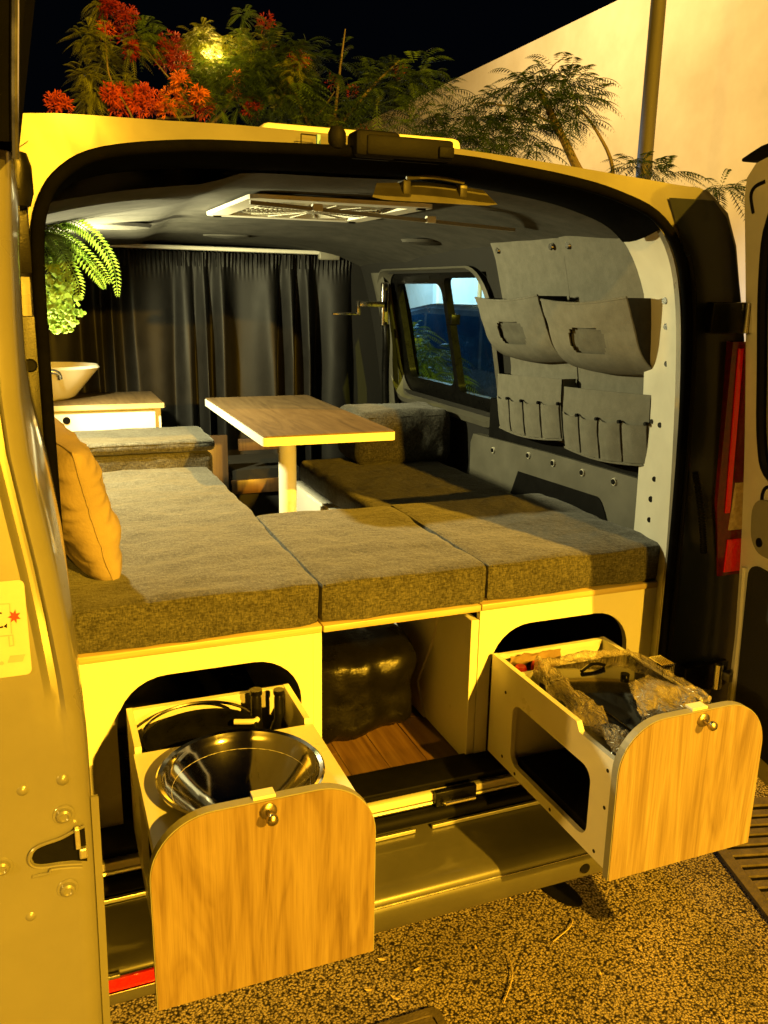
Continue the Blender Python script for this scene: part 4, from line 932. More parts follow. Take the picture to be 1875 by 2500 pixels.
bm = B(); plate(bm, [[(YF+.018, LZ0), (.03, LZ0), (.03, LZ1), (-.13, LZ1), (-.135, .806), (YF+.018, .806)], rrect(-.40, -.16, .60, .765, .03, 5)], lambda u, v: (LX0, u, v), (.012, 0, 0)); link('side_panel', bm, 'white', ldw)
bm = B(); plate(bm, [[(YF+.018, LZ0), (.03, LZ0), (.03, LZ1), (-.13, LZ1), (-.135, .806), (YF+.018, .806)]], lambda u, v: (LX1-.012, u, v), (.012, 0, 0)); link('side_panel', bm, 'white', ldw)
box_obj('back_panel', (LX0+.0125, .018, LZ0), (LX1-.0125, .030, LZ1-.001), 'white', ldw)
box_obj('drawer_base', (LX0+.0125, YF+.018, LZ0), (LX1-.0125, .0175, LZ0+.010), 'plastic', ldw)
BC = (-.443, -.297, .847)
bm = B(); plate(bm, [[(LX0-.003, YF+.0185), (LX1+.003, YF+.0185), (LX1+.003, -.136), (LX0-.003, -.136)], [(BC[0]+.1175*math.cos(2*PI*k/40), BC[1]+.1175*math.sin(2*PI*k/40)) for k in range(40)]], lambda u, v: (u, v, .8075), (0, 0, .0145)); link('bowl_shelf', bm, 'white', ldw)
bw = thing('mixing_bowl', 'polished steel mixing bowl set in the left drawer', 'bowl', (BC[0], BC[1], .73))
bm = B(); Rb = .136
prof = [(Rb+.006, -.003), (Rb+.007, .001), (Rb+.004, .0035), (Rb-.002, .001)] + [(Rb*math.sqrt(1-i/20)-.0015*(i < 2), -.100*i/20) for i in range(1, 20)] + [(0, -.100)]
lathe(bm, prof, BC, 64); link('bowl_shell', bm, 'steel', bw, True)
# utensils in the rear bay of the left drawer
pan = thing('frying_pan', 'dark frying pan lying in the rear bay of the left drawer', 'pan', (-.49, -.06, .78))
bm = B(); lathe(bm, [(0, -.025), (.085, -.025), (.108, .012), (.112, .012), (.10, -.018)], (-.475, -.075, .800), 40, 1, .52); bmesh.ops.rotate(bm, verts=bm.verts, cent=(-.475, -.075, .80), matrix=Matrix.Rotation(R(24), 3, 'X')); link('pan_body', bm, 'plastic', pan, True)
bm = B(); tube(bm, [Vector((-.475+.112*math.cos(a), -.062+.062*math.sin(a), .808+.028*math.sin(a))) for a in [R(20+i*7) for i in range(21)]], .003, 6); link('pan_rim', bm, 'steel', pan, True)
bm = B(); tube(bm, smooth_path([(-.405, -.055, .81), (-.37, -.07, .812), (-.36, -.065, .813)], 5), [.0055]*11, 8); link('pan_handle', bm, 'white', pan, True)
def bottle(label, x, y, z, h, r, neck, m):
    t = thing('bottle', label, 'bottle', (x, y, z)); bm = B(); lathe(bm, [(0, 0), (r, 0), (r, h*.55), (r*.9, h*.68), (neck, h*.80), (neck, h*.97), (neck*.8, h), (0, h)], (x, y, z), 20); link('bottle_body', bm, m, t, True)
    bm = B(); cyl(bm, (x, y, z+h), (x, y, z+h+.010), neck*1.15, None, 14); link('cap', bm, 'plastic', t, True)
bottle('slim dark bottle standing in the rear bay of the left drawer', -.352, -.02, .573, .272, .016, .011, 'glass_brown' if 'glass_brown' in M else 'bag')
bottle('black squat bottle beside the slim bottle in the left drawer', -.308, -.035, .573, .272, .026, .010, 'plastic')

rdw = thing('sliding_drawer', 'right pull-out drawer with a windowed side holding the wrapped cooker', 'drawer', (.39, -.2, .56))
drawer_front(rdw, .222, .568, .561, .888, YF, 'front_pale', .408, .869)
X0, X1 = .235, .550
hole = rrect(-.36, -.055, .588, .742, .03, 6)
side = [(YF+.018, .563), (.05, .563), (.05, .818), (-.30, .818), (-.312, .800), (YF+.018, .800)]
bm = B(); plate(bm, [side, hole], lambda u, v: (X0, u, v), (.012, 0, 0)); sp = link('side_panel', bm, 'white', rdw)
for y, z in ((-.02, .75), (-.02, .585), (-.08, .573), (-.23, .573), (-.41, .77), (-.41, .69), (-.39, .58)):
    bm = B(); cyl(bm, (X0-.0008, y, z), (X0+.002, y, z), .004, None, 10); link('screw', bm, 'plastic', sp)
bm = B(); plate(bm, [side], lambda u, v: (X1-.012, u, v), (.012, 0, 0)); link('side_panel', bm, 'white', rdw)
box_obj('back_panel', (X0+.0125, .038, .563), (X1-.0125, .0495, .817), 'white', rdw)
box_obj('divider', (X0+.0125, -.050, .563), (X1-.0125, -.040, .806), 'white', rdw)
box_obj('drawer_base', (X0+.0125, YF+.018, .563), (X1-.0125, .0375, .573), 'plastic', rdw)
box_obj('shelf', (X0+.0125, YF+.0185, .762), (X1-.0125, -.0505, .772), 'white', rdw)
box_obj('bay_floor', (X0+.0125, -.0395, .765), (X1-.0125, .0375, .772), 'white', rdw)
box_obj('store_lining', (X0+.02, YF+.03, .574), (X1-.02, -.06, .60), 'rubber', rdw)
# objects in the right drawer
ck = thing('gas_cooker', 'black glass topped cooker wrapped in plastic film in the right drawer', 'cooker', (.40, -.24, .773))
bm = B(); box(bm, (.292, -.425, .773), (.530, -.065, .823), .006); link('cooker_body', bm, 'plastic', ck, True)
bm = B(); box(bm, (.305, -.412, .8235), (.518, -.080, .8285), .002); link('glass_top', bm, 'black_gloss', ck, True)
bm = B(); tube(bm, smooth_path([(.36, -.13, .832), (.40, -.115, .838), (.43, -.12, .832)], 5), .004, 6); link('handle', bm, 'black_gloss', ck, True)
bm = B(); cyl(bm, (.44, -.18, .829), (.44, -.18, .836), .010, None, 12); link('burner_control', bm, 'black_gloss', ck, True)
wrp = thing('plastic_wrap', 'crumpled clear plastic wrap folded round the cooker edges', 'plastic wrap', (.40, -.24, .78))
def crump(p, a, s): return Vector((noise.noise(p*s), noise.noise(p*s+Vector((9, 3, 1))), noise.noise(p*s+Vector((2, 8, 5)))))*a
def roll(pts, r, seed, name='wrap_fold'):
    P = smooth_path(pts, 9); bm = B(); tube(bm, P, [r*(.9+.5*abs(nz(i*.31, seed, 1))) for i in range(len(P))], 14)
    for v in bm.verts: v.co += crump(Vector((v.co.x, v.co.y*.5, v.co.z)), r*.8, 42)+crump(Vector((v.co.x, v.co.y*.5, v.co.z)), r*.22, 90)
    return link(name, bm, 'film', wrp, 'soft')
roll([(.300, -.055, .825), (.292, -.13, .815), (.290, -.22, .812), (.288, -.31, .806), (.287, -.40, .80)], .021, 1)
roll([(.300, -.058, .828), (.36, -.06, .83), (.43, -.062, .832), (.50, -.066, .83), (.533, -.08, .828)], .010, 2)
roll([(.53, -.075, .828), (.537, -.15, .828), (.54, -.24, .828), (.54, -.33, .826)], .010, 3)
bm = B()
def sheet(u, v):
    a = Vector((.405, -.235, .846)).lerp(Vector((.330, -.425, .836)), v); b = Vector((.470, -.225, .850)).lerp(Vector((.535, -.375, .838)), v); e = Vector((.548, -.29, .845))
    p = a.lerp(b, u)
    if v > .45: p = p.lerp(Vector((lerp(.33, .545, u), lerp(-.425, -.36, u), .842)), 0)
    p = p+Vector((0, .14*max(0, v-.35)*math.sin(PI*u*.9), .012*math.sin(PI*u)*math.sin(PI*v)))
    q = Vector((p.x*1.4+p.y*.5, p.y*.5, p.z)); return p+crump(q, .010, 20)+crump(q, .0035, 55)
grid(bm, sheet, 34, 34); link('wrap_flap', bm, 'film', wrp, 'soft')
tri = [(.345, -.43, .838), (.33, -.34, .842), (.40, -.25, .848)]
bm = B(); grid(bm, lambda u, v: (lambda p: p+crump(Vector((p.x*1.4, p.y*.5, p.z)), .010, 30)+crump(Vector((p.x*1.5, p.y*.5, p.z)), .003, 90))(Vector((.298, -.428, .83)).lerp(Vector((.415, -.24, .85)), u).lerp(Vector((.40, -.428, .836)).lerp(Vector((.545, -.30, .846)), u), v)), 34, 20); link('wrap_flap', bm, 'film', wrp, 'soft')
bm = B(); box(bm, (.525, -.205, .826), (.560, -.155, .848), .002); vz = thing('wire_rack', 'small grey wire rack poking out beside the cooker', 'rack', (.54, -.18, .826)); bm.free()
bm = B()
for i in range(7): tube(bm, [(.527+.005*i, -.20, .826), (.527+.005*i, -.20, .85), (.527+.005*i, -.15, .85)], .0012, 5)
tube(bm, [(.525, -.20, .85), (.56, -.20, .85)], .0014, 5); link('wires', bm, 'steel', vz)
pp = thing('paper_bag', 'torn brown paper bag in the rear bay of the right drawer', 'paper bag', (.33, .0, .773))
bm = B(); grid(bm, lambda u, v: Vector((lerp(.262, .40, u), .012+.008*nz(u*5, v*4, 1), lerp(.773, .822+.004*nz(u*13, 1, 1), v))), 14, 6); r = bmesh.ops.extrude_face_region(bm, geom=bm.faces[:]); bmesh.ops.translate(bm, verts=[v for v in r['geom'] if isinstance(v, bmesh.types.BMVert)], vec=(0, .002, 0)); link('paper', bm, 'card', pp, True)
def lighter(label, x, y):
    t = thing('red_cap', label, 'bottle cap', (x, y, .774)); bm = B(); lathe(bm, [(0, 0), (.0135, 0), (.0145, .01), (.0145, .028), (.012, .034), (0, .035)], (x, y, .774), 20); link('cap_shell', bm, 'red', t, True)
lighter('left of two red bottle caps in the right drawer', .275, -.014); lighter('right of two red bottle caps in the right drawer', .322, -.010)

# ================================================================== BLACK BAG UNDER THE BED
bg = thing('bin_bag', 'bulky black plastic bag stowed under the middle of the bed', 'bag', (.0, .55, .533))
rng = random.Random(17)
bm = B(); nu, nv = 46, 30; V = []
for i in range(nu):
    row = []
    for j in range(nv+1):
        th = 2*PI*(i+(rng.uniform(-.32, .32)))/nu; ph = lerp(-PI/2, PI/2, min(1, max(0, (j+(rng.uniform(-.3, .3) if 0 < j < nv else 0))/nv)))
        d = Vector((math.cos(th)*math.cos(ph), math.sin(th)*math.cos(ph), math.sin(ph)))
        s_ = 7.0; k = (abs(d.x)**s_+abs(d.y)**s_+abs(d.z)**s_)**(-1/s_)
        p = Vector((-.012+.160*d.x*k, .50+.29*d.y*k, .660+.130*d.z*k))
        front = max(0, -d.y)*max(0, 1-abs(d.z)*.6)
        fold = .016*abs(math.sin(p.x*38+p.z*9+2*nz(p.x*4, p.z*4, 1)))*front+.018*nz(p.x*7, p.y*5, p.z*7)+.010*nz(p.x*19, p.y*13, p.z*17)
        p = p-d*(.010+fold)
        p.z = max(p.z, .5335+.002*rng.random())
        row.append(bm.verts.new(p))
    V.append(row)
for i in range(nu):
    for j in range(nv):
        a, b, c, e = V[i][j], V[(i+1) % nu][j], V[(i+1) % nu][j+1], V[i][j+1]
        if (i+j) % 2: bm.faces.new((a, b, c)); bm.faces.new((a, c, e))
        else: bm.faces.new((a, b, e)); bm.faces.new((b, c, e))
bmesh.ops.remove_doubles(bm, verts=bm.verts, dist=.0008)
link('bag_skin', bm, 'bag', bg, 'soft')

# ================================================================== STREET OBJECTS
gt = thing('drain_grate', 'rusty slotted drain grate set in the asphalt at the right', 'drain grate', (1.25, .0, .004))
a_ = R(-15); gu = Vector((math.cos(a_), math.sin(a_), 0)); gv = Vector((-math.sin(a_), math.cos(a_), 0)); g0 = Vector((1.185, .26, 0))
def gbox(bm, u0, u1, v0, v1, z0, z1):
    vs = [g0+gu*u+gv*v+Vector((0, 0, z)) for u in (u0, u1) for v in (v0, v1) for z in (z0, z1)]
    V = [bm.verts.new(p) for p in vs]
    for q in ((0, 1, 3, 2), (4, 6, 7, 5), (0, 4, 5, 1), (2, 3, 7, 6), (0, 2, 6, 4), (1, 5, 7, 3)): bm.faces.new([V[i] for i in q])
bm = B(); gbox(bm, -.02, .62, -.62, .06, .001, .005); link('pit', bm, 'rubber', gt)
bm = B(); gbox(bm, -.055, -.021, -.66, .10, .001, .014); gbox(bm, .621, .655, -.66, .10, .001, .014); gbox(bm, -.02, .62, .061, .10, .001, .014); gbox(bm, -.02, .62, -.66, -.621, .001, .014); link('frame', bm, 'grate', gt)
for i in range(14):
    v0 = -.61+i*.0475
    bm = B(); gbox(bm, -.0195, .6195, v0, v0+.026, .0052, .013); link('bar', bm, 'grate', gt)
mh = thing('service_cover', 'small iron service cover at the bottom edge of the picture', 'cover', (-.03, -.16, .004))
bm = B(); plate(bm, [rrect(-.15, .045, -.34, -.105, .02, 4), rrect(-.13, .025, -.32, -.125, .012, 4)], lambda u, v: (u, v, .001), (0, 0, .012)); link('rim', bm, 'grate', mh)
bm = B(); plate(bm, [rrect(-.128, .023, -.318, -.127, .012, 4)], lambda u, v: (u, v, .001), (0, 0, .008)); link('lid', bm, 'grate', mh)
ol = B(); pts = [(.545+.03*t+(.040+.008*nz(i, 1, 2))*math.cos(a)*1.0+.0*a, .155+.085*math.sin(a)+.012*nz(i*3, 4, 1)) for i, a in enumerate([2*PI*k/22 for k in range(22)]) for t in [math.cos(a)*0-math.sin(a)*.6]]
plate(ol, [pts], lambda u, v: (u, v, .003), (0, 0, .002)); tag(link('painted_shadow', ol, 'rubber'), 'painted black shadow of the right door on the asphalt below the bumper', 'painted shadow')  # dark sheet painting the right door's cast shadow on the asphalt
# twigs and dry leaves on the asphalt
rng = random.Random(11)
for i, (x, y, ln, a) in enumerate(((.20, -.15, .16, 1.0), (.42, -.02, .11, .5), (.11, -.33, .10, 1.4))):
    P = smooth_path([(x, y, .006), (x+ln*.5*math.cos(a)+.02, y+ln*.5*math.sin(a), .009), (x+ln*math.cos(a), y+ln*math.sin(a), .006)], 5)
    bm = B(); tube(bm, P, .0016, 5); tag(link('twig', bm, 'edge_wood'), ['long curved pale twig on the asphalt', 'thin faint twig on the asphalt below the right drawer', 'short twig on the asphalt near the bottom edge'][i], 'twig', 'fallen twigs')
for i, (x, y) in enumerate(((-.02, .08), (.05, .02), (-.035, -.045), (-.085, .0))):
    bm = B(); a = rng.uniform(0, 6); P = [Vector((x+.014*math.cos(a)*t-.004*math.sin(a)*s, y+.014*math.sin(a)*t+.004*math.cos(a)*s, .005+.004*(t*t))) for t, s in ((-1, 0), (-.3, 1), (.5, .8), (1, 0), (.4, -.8), (-.4, -.9))]
    bm.faces.new([bm.verts.new(p) for p in P]); tag(link('dry_leaf', bm, 'edge_wood'), ['dry leaf on the asphalt closest to the bumper', 'dry leaf beside the long pale twig', 'dry leaf nearest the iron service cover', 'dry leaf close to the left drawer corner'][i], 'leaf', 'dry leaves on the asphalt')

rng = random.Random(23)
places = ['near the tip of the long twig', 'left of the painted shadow', 'in front of the right drawer', 'beside the drain grate', 'close to the bottom edge on the right', 'below the middle of the bumper', 'under the right drawer corner', 'near the thin faint twig', 'right of the service cover', 'far right below the drain grate']
for i, (x, y) in enumerate(((.17, -.32), (.40, .16), (.62, -.12), (.93, .05), (.66, -.38), (.22, .03), (.52, -.02), (.47, -.16), (.12, -.24), (.92, -.22))):
    a = rng.uniform(0, 6); q = rng.uniform(.5, .95); bm = B()
    P = [Vector((x+q*(.013*math.cos(a)*t-.005*math.sin(a)*w_), y+q*(.013*math.sin(a)*t+.005*math.cos(a)*w_), .006+.004*t*t)) for t, w_ in ((-1, 0), (-.3, 1), (.5, .8), (1, 0), (.4, -.8), (-.4, -.9))]
    bm.faces.new([bm.verts.new(p) for p in P]); tag(link('dry_leaf', bm, 'edge_wood' if i % 3 else 'card'), 'tiny dry leaf on the asphalt '+places[i], 'leaf', 'dry leaves on the asphalt')

# parked car seen through the window
pc_ = thing('parked_car', 'dark car parked beyond the van window', 'car', (3.5, 5.7, 0))
prof = [(2.75, .30), (2.7, .62), (2.82, .88), (3.5, 1.0), (4.1, 1.42), (4.6, 1.54), (5.9, 1.54), (7.0, 1.42), (7.5, 1.05), (7.65, .75), (7.6, .30)]
def csec(x, k): return [(x, lerp(5.3, y, 1-.06*k), z-.05*k*(z > 1.2)) for y, z in prof]
bm = B(); loft(bm, [csec(2.68, 1), csec(2.72, .3), csec(2.9, 0), csec(4.1, 0), csec(4.28, .3), csec(4.32, 1)], False)
for r_ in (0, -1):
    pass
bm.verts.ensure_lookup_table(); n_ = len(prof); bm.faces.new([bm.verts[i] for i in range(n_)]); bm.faces.new([bm.verts[len(bm.verts)-n_+i] for i in range(n_)])
link('body', bm, 'car', pc_, True)
for pts in ([(3.75, 1.02), (4.22, 1.39), (4.75, 1.44), (4.75, 1.02)], [(4.83, 1.02), (4.83, 1.445), (5.85, 1.44), (5.9, 1.02)], [(5.98, 1.02), (5.93, 1.44), (6.7, 1.36), (7.1, 1.04)]):
    bm = B(); plate(bm, [pts], lambda u, v: (2.672, u, v), (.012, 0, 0)); link('side_window', bm, 'glass', pc_)
for y in (3.6, 6.7):
    bm = B(); cyl(bm, (2.66, y, .32), (2.88, y, .32), .32, None, 26); w_ = link('wheel', bm, 'tyre', pc_, True)
    bm = B(); cyl(bm, (2.655, y, .32), (2.70, y, .32), .2, None, 20); link('rim', bm, 'alu', w_, True)

# ================================================================== TREES
def make_tree(name, label, base, limbs, clusters, seed, frond_len=.34, dens=2.6):
    """limbs: list of (points, r0); clusters: (x,y,z,radius,count,material)"""
    rg = random.Random(seed); t = thing(name, label, 'tree', base, 'flowering trees behind the van')
    for i, (pts, r0) in enumerate(limbs):
        P = smooth_path(pts, 5); bm = B(); tube(bm, P, [lerp(r0, r0*.3, k/(len(P)-1))*(.55 if i else 1) for k in range(len(P))], 8); link('trunk' if i == 0 else 'branch', bm, 'bark', t, True)
    crowns = {}
    for (x, y, z, rad, cnt, m, *opt) in clusters:
        Vv, Ff = crowns.setdefault(m, ([], []))
        fl_ = opt[0] if opt else 1.0
        for k in range(int(cnt*(.75 if 'flower' in m else dens))):
            d = Vector((rg.gauss(0, 1), rg.gauss(0, 1), rg.gauss(0, .8*fl_))).normalized()*rad*rg.random()**.5
            c = Vector((x, y, z))+Vector((d.x, d.y, d.z*fl_))
            if 'flower' in m:
                n = (d.normalized() if d.length > 1e-4 else Vector((0, 0, 1)))+Vector((rg.gauss(0, .5), rg.gauss(0, .5), rg.gauss(.45, .4))); n = n.normalized()
                a = n.orthogonal().normalized(); b = n.cross(a); ph = rg.random()*6; r = rg.uniform(.022, .05)
                for q in range(3):
                    an = ph+q*2*PI/3; u = (n+.75*(math.cos(an)*a+math.sin(an)*b)).normalized(); w = u.orthogonal().normalized(); i0 = len(Vv)
                    Vv += [c, c+u*r*.55+w*r*.16, c+u*r-Vector((0, 0, r*.15)), c+u*r*.55-w*r*.16]; Ff.append((i0, i0+1, i0+2, i0+3))
            else:
                out = Vector((d.x, d.y, d.z*.5+.15*rad)); out = (out/max(out.length, 1e-4)+Vector((rg.gauss(0, .45), rg.gauss(0, .45), rg.gauss(0, .25)))).normalized()
                ln = frond_len*rg.uniform(.6, 1.15); sd = out.cross(Vector((0, 0, 1))); sd = sd.normalized() if sd.length > .05 else Vector((1, 0, 0))
                P = [c+out*ln*s-Vector((0, 0, 1))*ln*.55*s*s for s in [j/11 for j in range(12)]]
                for j in range(1, 12):
                    tg = (P[j]-P[j-1]).normalized(); pl_ = ln*.26*math.sin(PI*(.12+.80*j/11))
                    for s in (1, -1):
                        u = (sd*s+tg*.55+Vector((0, 0, -.25))).normalized(); i0 = len(Vv); wv = tg*pl_*.085
                        Vv += [P[j], P[j]+u*pl_*.5+wv, P[j]+u*pl_-Vector((0, 0, pl_*.12)), P[j]+u*pl_*.5-wv]; Ff.append((i0, i0+1, i0+2, i0+3))
                i0 = len(Vv); wv = sd*.004
                Vv += [P[0]+wv, P[-1], P[0]-wv]; Ff.append((i0, i0+1, i0+2))
    for m, (Vv, Ff) in crowns.items():
        o_ = link('blossom' if 'flower' in m else 'crown', ([tuple(v) for v in Vv], [], Ff), m, t); o_['kind'] = 'stuff'
    return t
make_tree('flame_tree', 'flame tree with orange red blossom and leaves in a lit yellow green at the upper left', (.35, 5.7, 0),
    [([(.35, 5.7, 0), (.4, 5.6, 1.2), (.38, 5.5, 2.2), (.42, 5.4, 2.7)], .11),
     ([(.10, 5.5, 2.6), (.06, 5.36, 2.81), (-.08, 5.37, 3.07), (-.10, 5.37, 3.22), (-.10, 5.37, 3.45)], .018),
     ([(.2, 5.5, 2.7), (.22, 5.34, 2.82), (.38, 5.31, 2.85), (.49, 5.30, 2.88), (.41, 5.31, 3.01), (.22, 5.34, 3.23), (.08, 5.35, 3.42)], .022),
     ([(.42, 5.4, 2.7), (.7, 5.3, 2.9), (.82, 5.25, 3.15)], .03), ([(.42, 5.4, 2.7), (1.1, 5.25, 2.75), (1.36, 5.09, 2.9), (1.5, 5.05, 3.08)], .026)],
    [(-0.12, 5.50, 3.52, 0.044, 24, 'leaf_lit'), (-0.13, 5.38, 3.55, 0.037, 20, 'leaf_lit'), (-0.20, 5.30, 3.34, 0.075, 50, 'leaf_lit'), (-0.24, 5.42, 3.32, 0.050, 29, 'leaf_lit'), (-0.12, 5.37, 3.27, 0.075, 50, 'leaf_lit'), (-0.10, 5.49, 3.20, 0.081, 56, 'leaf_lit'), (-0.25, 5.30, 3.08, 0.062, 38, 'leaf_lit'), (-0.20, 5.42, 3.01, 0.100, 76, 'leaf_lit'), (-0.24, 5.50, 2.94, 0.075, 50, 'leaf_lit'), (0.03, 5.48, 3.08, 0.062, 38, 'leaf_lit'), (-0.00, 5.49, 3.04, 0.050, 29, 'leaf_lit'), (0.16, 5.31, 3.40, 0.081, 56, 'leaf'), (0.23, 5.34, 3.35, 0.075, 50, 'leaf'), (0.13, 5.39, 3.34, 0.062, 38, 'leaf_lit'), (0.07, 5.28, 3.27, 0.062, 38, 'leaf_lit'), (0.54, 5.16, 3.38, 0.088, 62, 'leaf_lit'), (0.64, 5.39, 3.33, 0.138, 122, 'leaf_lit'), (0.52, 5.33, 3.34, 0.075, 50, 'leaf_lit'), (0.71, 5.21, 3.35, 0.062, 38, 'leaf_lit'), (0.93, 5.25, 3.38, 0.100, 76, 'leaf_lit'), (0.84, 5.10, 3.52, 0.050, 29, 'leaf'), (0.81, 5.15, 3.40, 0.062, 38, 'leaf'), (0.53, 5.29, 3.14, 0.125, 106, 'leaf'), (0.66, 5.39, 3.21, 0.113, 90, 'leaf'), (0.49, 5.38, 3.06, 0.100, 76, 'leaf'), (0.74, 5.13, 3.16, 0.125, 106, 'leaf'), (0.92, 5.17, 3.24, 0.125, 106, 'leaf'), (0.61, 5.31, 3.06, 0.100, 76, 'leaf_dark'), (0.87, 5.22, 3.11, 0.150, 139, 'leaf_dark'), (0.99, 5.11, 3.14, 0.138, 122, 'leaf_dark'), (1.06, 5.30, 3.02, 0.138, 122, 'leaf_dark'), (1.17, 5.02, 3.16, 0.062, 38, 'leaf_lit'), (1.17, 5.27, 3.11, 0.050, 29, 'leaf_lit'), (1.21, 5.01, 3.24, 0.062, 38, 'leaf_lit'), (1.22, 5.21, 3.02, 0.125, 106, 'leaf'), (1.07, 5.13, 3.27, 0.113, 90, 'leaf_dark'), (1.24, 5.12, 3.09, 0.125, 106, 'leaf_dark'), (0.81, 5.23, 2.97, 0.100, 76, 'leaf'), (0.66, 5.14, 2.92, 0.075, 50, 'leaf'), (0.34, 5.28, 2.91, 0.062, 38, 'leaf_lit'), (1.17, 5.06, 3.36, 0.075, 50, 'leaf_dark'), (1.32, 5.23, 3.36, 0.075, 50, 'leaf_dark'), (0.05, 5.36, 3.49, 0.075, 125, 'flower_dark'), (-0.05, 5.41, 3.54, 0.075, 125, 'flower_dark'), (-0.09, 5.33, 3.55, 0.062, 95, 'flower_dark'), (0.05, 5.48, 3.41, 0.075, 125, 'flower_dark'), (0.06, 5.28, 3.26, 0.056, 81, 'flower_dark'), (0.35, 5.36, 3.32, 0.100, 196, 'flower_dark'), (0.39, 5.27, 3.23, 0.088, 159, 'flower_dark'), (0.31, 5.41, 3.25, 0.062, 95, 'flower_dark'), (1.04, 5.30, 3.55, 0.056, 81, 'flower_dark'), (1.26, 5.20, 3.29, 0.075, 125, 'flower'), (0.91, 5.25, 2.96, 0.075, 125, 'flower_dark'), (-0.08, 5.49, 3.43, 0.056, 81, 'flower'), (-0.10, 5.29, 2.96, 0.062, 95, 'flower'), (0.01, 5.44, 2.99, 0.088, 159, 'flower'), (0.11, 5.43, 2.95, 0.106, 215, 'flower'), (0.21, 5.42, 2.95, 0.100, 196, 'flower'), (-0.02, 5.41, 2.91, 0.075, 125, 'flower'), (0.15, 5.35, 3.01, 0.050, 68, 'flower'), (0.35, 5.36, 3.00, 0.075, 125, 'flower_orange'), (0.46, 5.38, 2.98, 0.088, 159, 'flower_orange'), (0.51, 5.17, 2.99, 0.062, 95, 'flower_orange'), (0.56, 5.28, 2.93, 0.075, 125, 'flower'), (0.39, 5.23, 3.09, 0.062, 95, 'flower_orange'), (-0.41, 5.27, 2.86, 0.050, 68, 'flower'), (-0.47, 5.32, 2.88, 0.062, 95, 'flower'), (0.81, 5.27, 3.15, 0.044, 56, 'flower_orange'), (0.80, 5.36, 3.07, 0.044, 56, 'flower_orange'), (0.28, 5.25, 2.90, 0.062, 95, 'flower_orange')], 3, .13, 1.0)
make_tree('flame_tree', 'flame tree in the middle with leaves in a shaded dark green and a few red blossoms', (1.5, 5.3, 0),
    [([(1.5, 5.3, 0), (1.5, 5.25, 1.3), (1.48, 5.15, 2.5), (1.5, 5.05, 2.9)], .12),
     ([(1.48, 5.15, 2.6), (1.25, 5.1, 2.95), (1.15, 5.15, 3.3)], .03), ([(1.5, 5.05, 2.8), (1.75, 4.98, 3.1), (1.95, 4.88, 3.3)], .03), ([(1.5, 5.05, 2.9), (1.53, 5.03, 3.2), (1.57, 5.02, 3.5)], .025),
     ([(1.1, 5.15, 2.95), (1.14, 5.15, 3.05), (1.20, 5.13, 3.15)], .012)],
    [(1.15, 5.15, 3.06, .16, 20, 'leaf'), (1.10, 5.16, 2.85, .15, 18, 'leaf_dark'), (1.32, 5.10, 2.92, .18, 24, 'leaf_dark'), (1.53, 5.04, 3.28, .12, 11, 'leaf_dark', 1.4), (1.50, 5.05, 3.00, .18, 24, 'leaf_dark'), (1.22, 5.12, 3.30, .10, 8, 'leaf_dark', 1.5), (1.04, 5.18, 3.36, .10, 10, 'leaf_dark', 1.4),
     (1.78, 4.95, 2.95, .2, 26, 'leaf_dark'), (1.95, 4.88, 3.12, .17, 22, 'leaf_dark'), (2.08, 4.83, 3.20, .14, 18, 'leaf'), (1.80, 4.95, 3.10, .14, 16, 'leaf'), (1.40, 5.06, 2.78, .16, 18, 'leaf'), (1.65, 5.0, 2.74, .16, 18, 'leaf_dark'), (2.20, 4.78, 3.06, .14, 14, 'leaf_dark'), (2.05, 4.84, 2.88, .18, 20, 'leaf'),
     (1.20, 5.12, 3.12, .04, 24, 'flower_dark'), (1.48, 5.05, 3.14, .04, 16, 'flower_dark'), (1.62, 5.0, 3.08, .04, 22, 'flower_dark'), (1.03, 5.18, 3.36, .03, 14, 'flower_dark'), (1.70, 4.98, 2.80, .05, 26, 'flower_dark'), (1.95, 4.9, 3.22, .04, 14, 'flower_dark')], 4, .26)
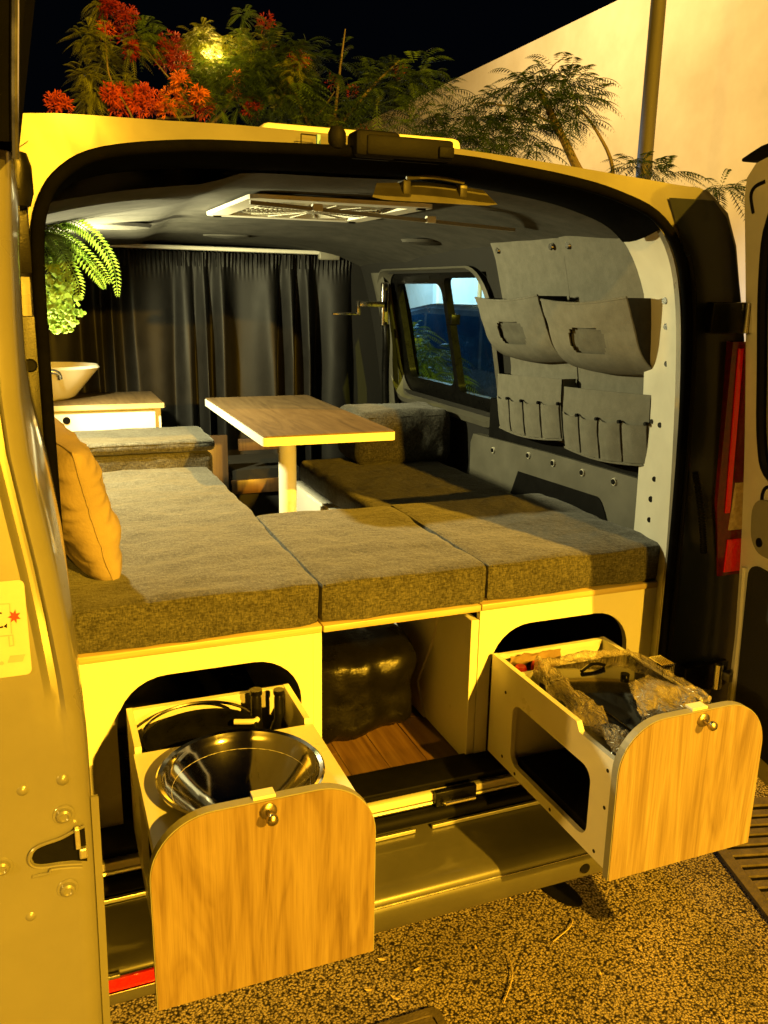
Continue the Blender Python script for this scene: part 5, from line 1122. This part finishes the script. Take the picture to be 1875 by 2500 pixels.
hb = make_tree('bush', 'low dark bush growing beside the parked car beyond the window', (2.2, 5.0, 0), [([(2.2, 5.0, 0), (2.2, 5.0, .5), (2.25, 5.0, .8)], .03)],
    [(2.2, 5.2, .95, .34, 130, 'leaf_dark', .7), (2.0, 4.4, .98, .30, 110, 'leaf', .7), (2.35, 5.9, .92, .34, 130, 'leaf_dark', .7), (2.1, 4.8, 1.12, .22, 60, 'leaf', .6), (2.0, 4.3, 1.2, .18, 40, 'leaf_dark', .6), (2.3, 5.6, 1.2, .2, 50, 'leaf_dark', .6), (2.2, 5.15, 1.3, .14, 26, 'leaf', .6), (2.2, 5.5, .55, .3, 50, 'leaf_dark', .8), (2.0, 4.7, .5, .3, 50, 'leaf_dark', .8)], 21, .2, 1.5)
del hb['group']
make_tree('flame_tree', 'feathery dark tree silhouetted against the pale building', (2.85, 3.4, 0),
    [([(2.85, 3.4, 0), (2.82, 3.36, 1.3), (2.74, 3.34, 2.1), (2.58, 3.42, 2.45), (2.46, 3.48, 2.68), (2.36, 3.54, 2.88)], .05),
     ([(2.78, 3.32, 2.1), (2.77, 3.28, 2.42), (2.66, 3.35, 2.66), (2.55, 3.42, 2.80)], .030),
     ([(2.46, 3.48, 2.68), (2.25, 3.60, 2.78), (2.0, 3.74, 2.82)], .016), ([(2.36, 3.54, 2.88), (2.42, 3.5, 3.02), (2.50, 3.46, 3.08)], .010)],
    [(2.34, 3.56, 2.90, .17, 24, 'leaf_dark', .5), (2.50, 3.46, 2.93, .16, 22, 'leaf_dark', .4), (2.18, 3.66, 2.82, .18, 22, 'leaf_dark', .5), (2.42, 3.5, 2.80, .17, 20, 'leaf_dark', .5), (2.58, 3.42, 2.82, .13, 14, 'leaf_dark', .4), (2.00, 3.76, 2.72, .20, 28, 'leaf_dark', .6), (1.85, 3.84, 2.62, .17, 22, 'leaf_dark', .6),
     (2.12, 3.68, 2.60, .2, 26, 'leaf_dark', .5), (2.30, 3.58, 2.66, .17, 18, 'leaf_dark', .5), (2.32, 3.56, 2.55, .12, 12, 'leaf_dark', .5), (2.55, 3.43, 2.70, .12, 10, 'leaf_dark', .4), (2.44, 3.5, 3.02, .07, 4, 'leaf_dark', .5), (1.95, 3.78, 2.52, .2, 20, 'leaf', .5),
     (2.90, 3.2, 2.44, .10, 12, 'leaf_dark', .5), (3.02, 3.1, 2.38, .10, 8, 'leaf_dark', .4), (3.30, 2.9, 2.28, .14, 12, 'leaf_dark', .4)], 9, .24)
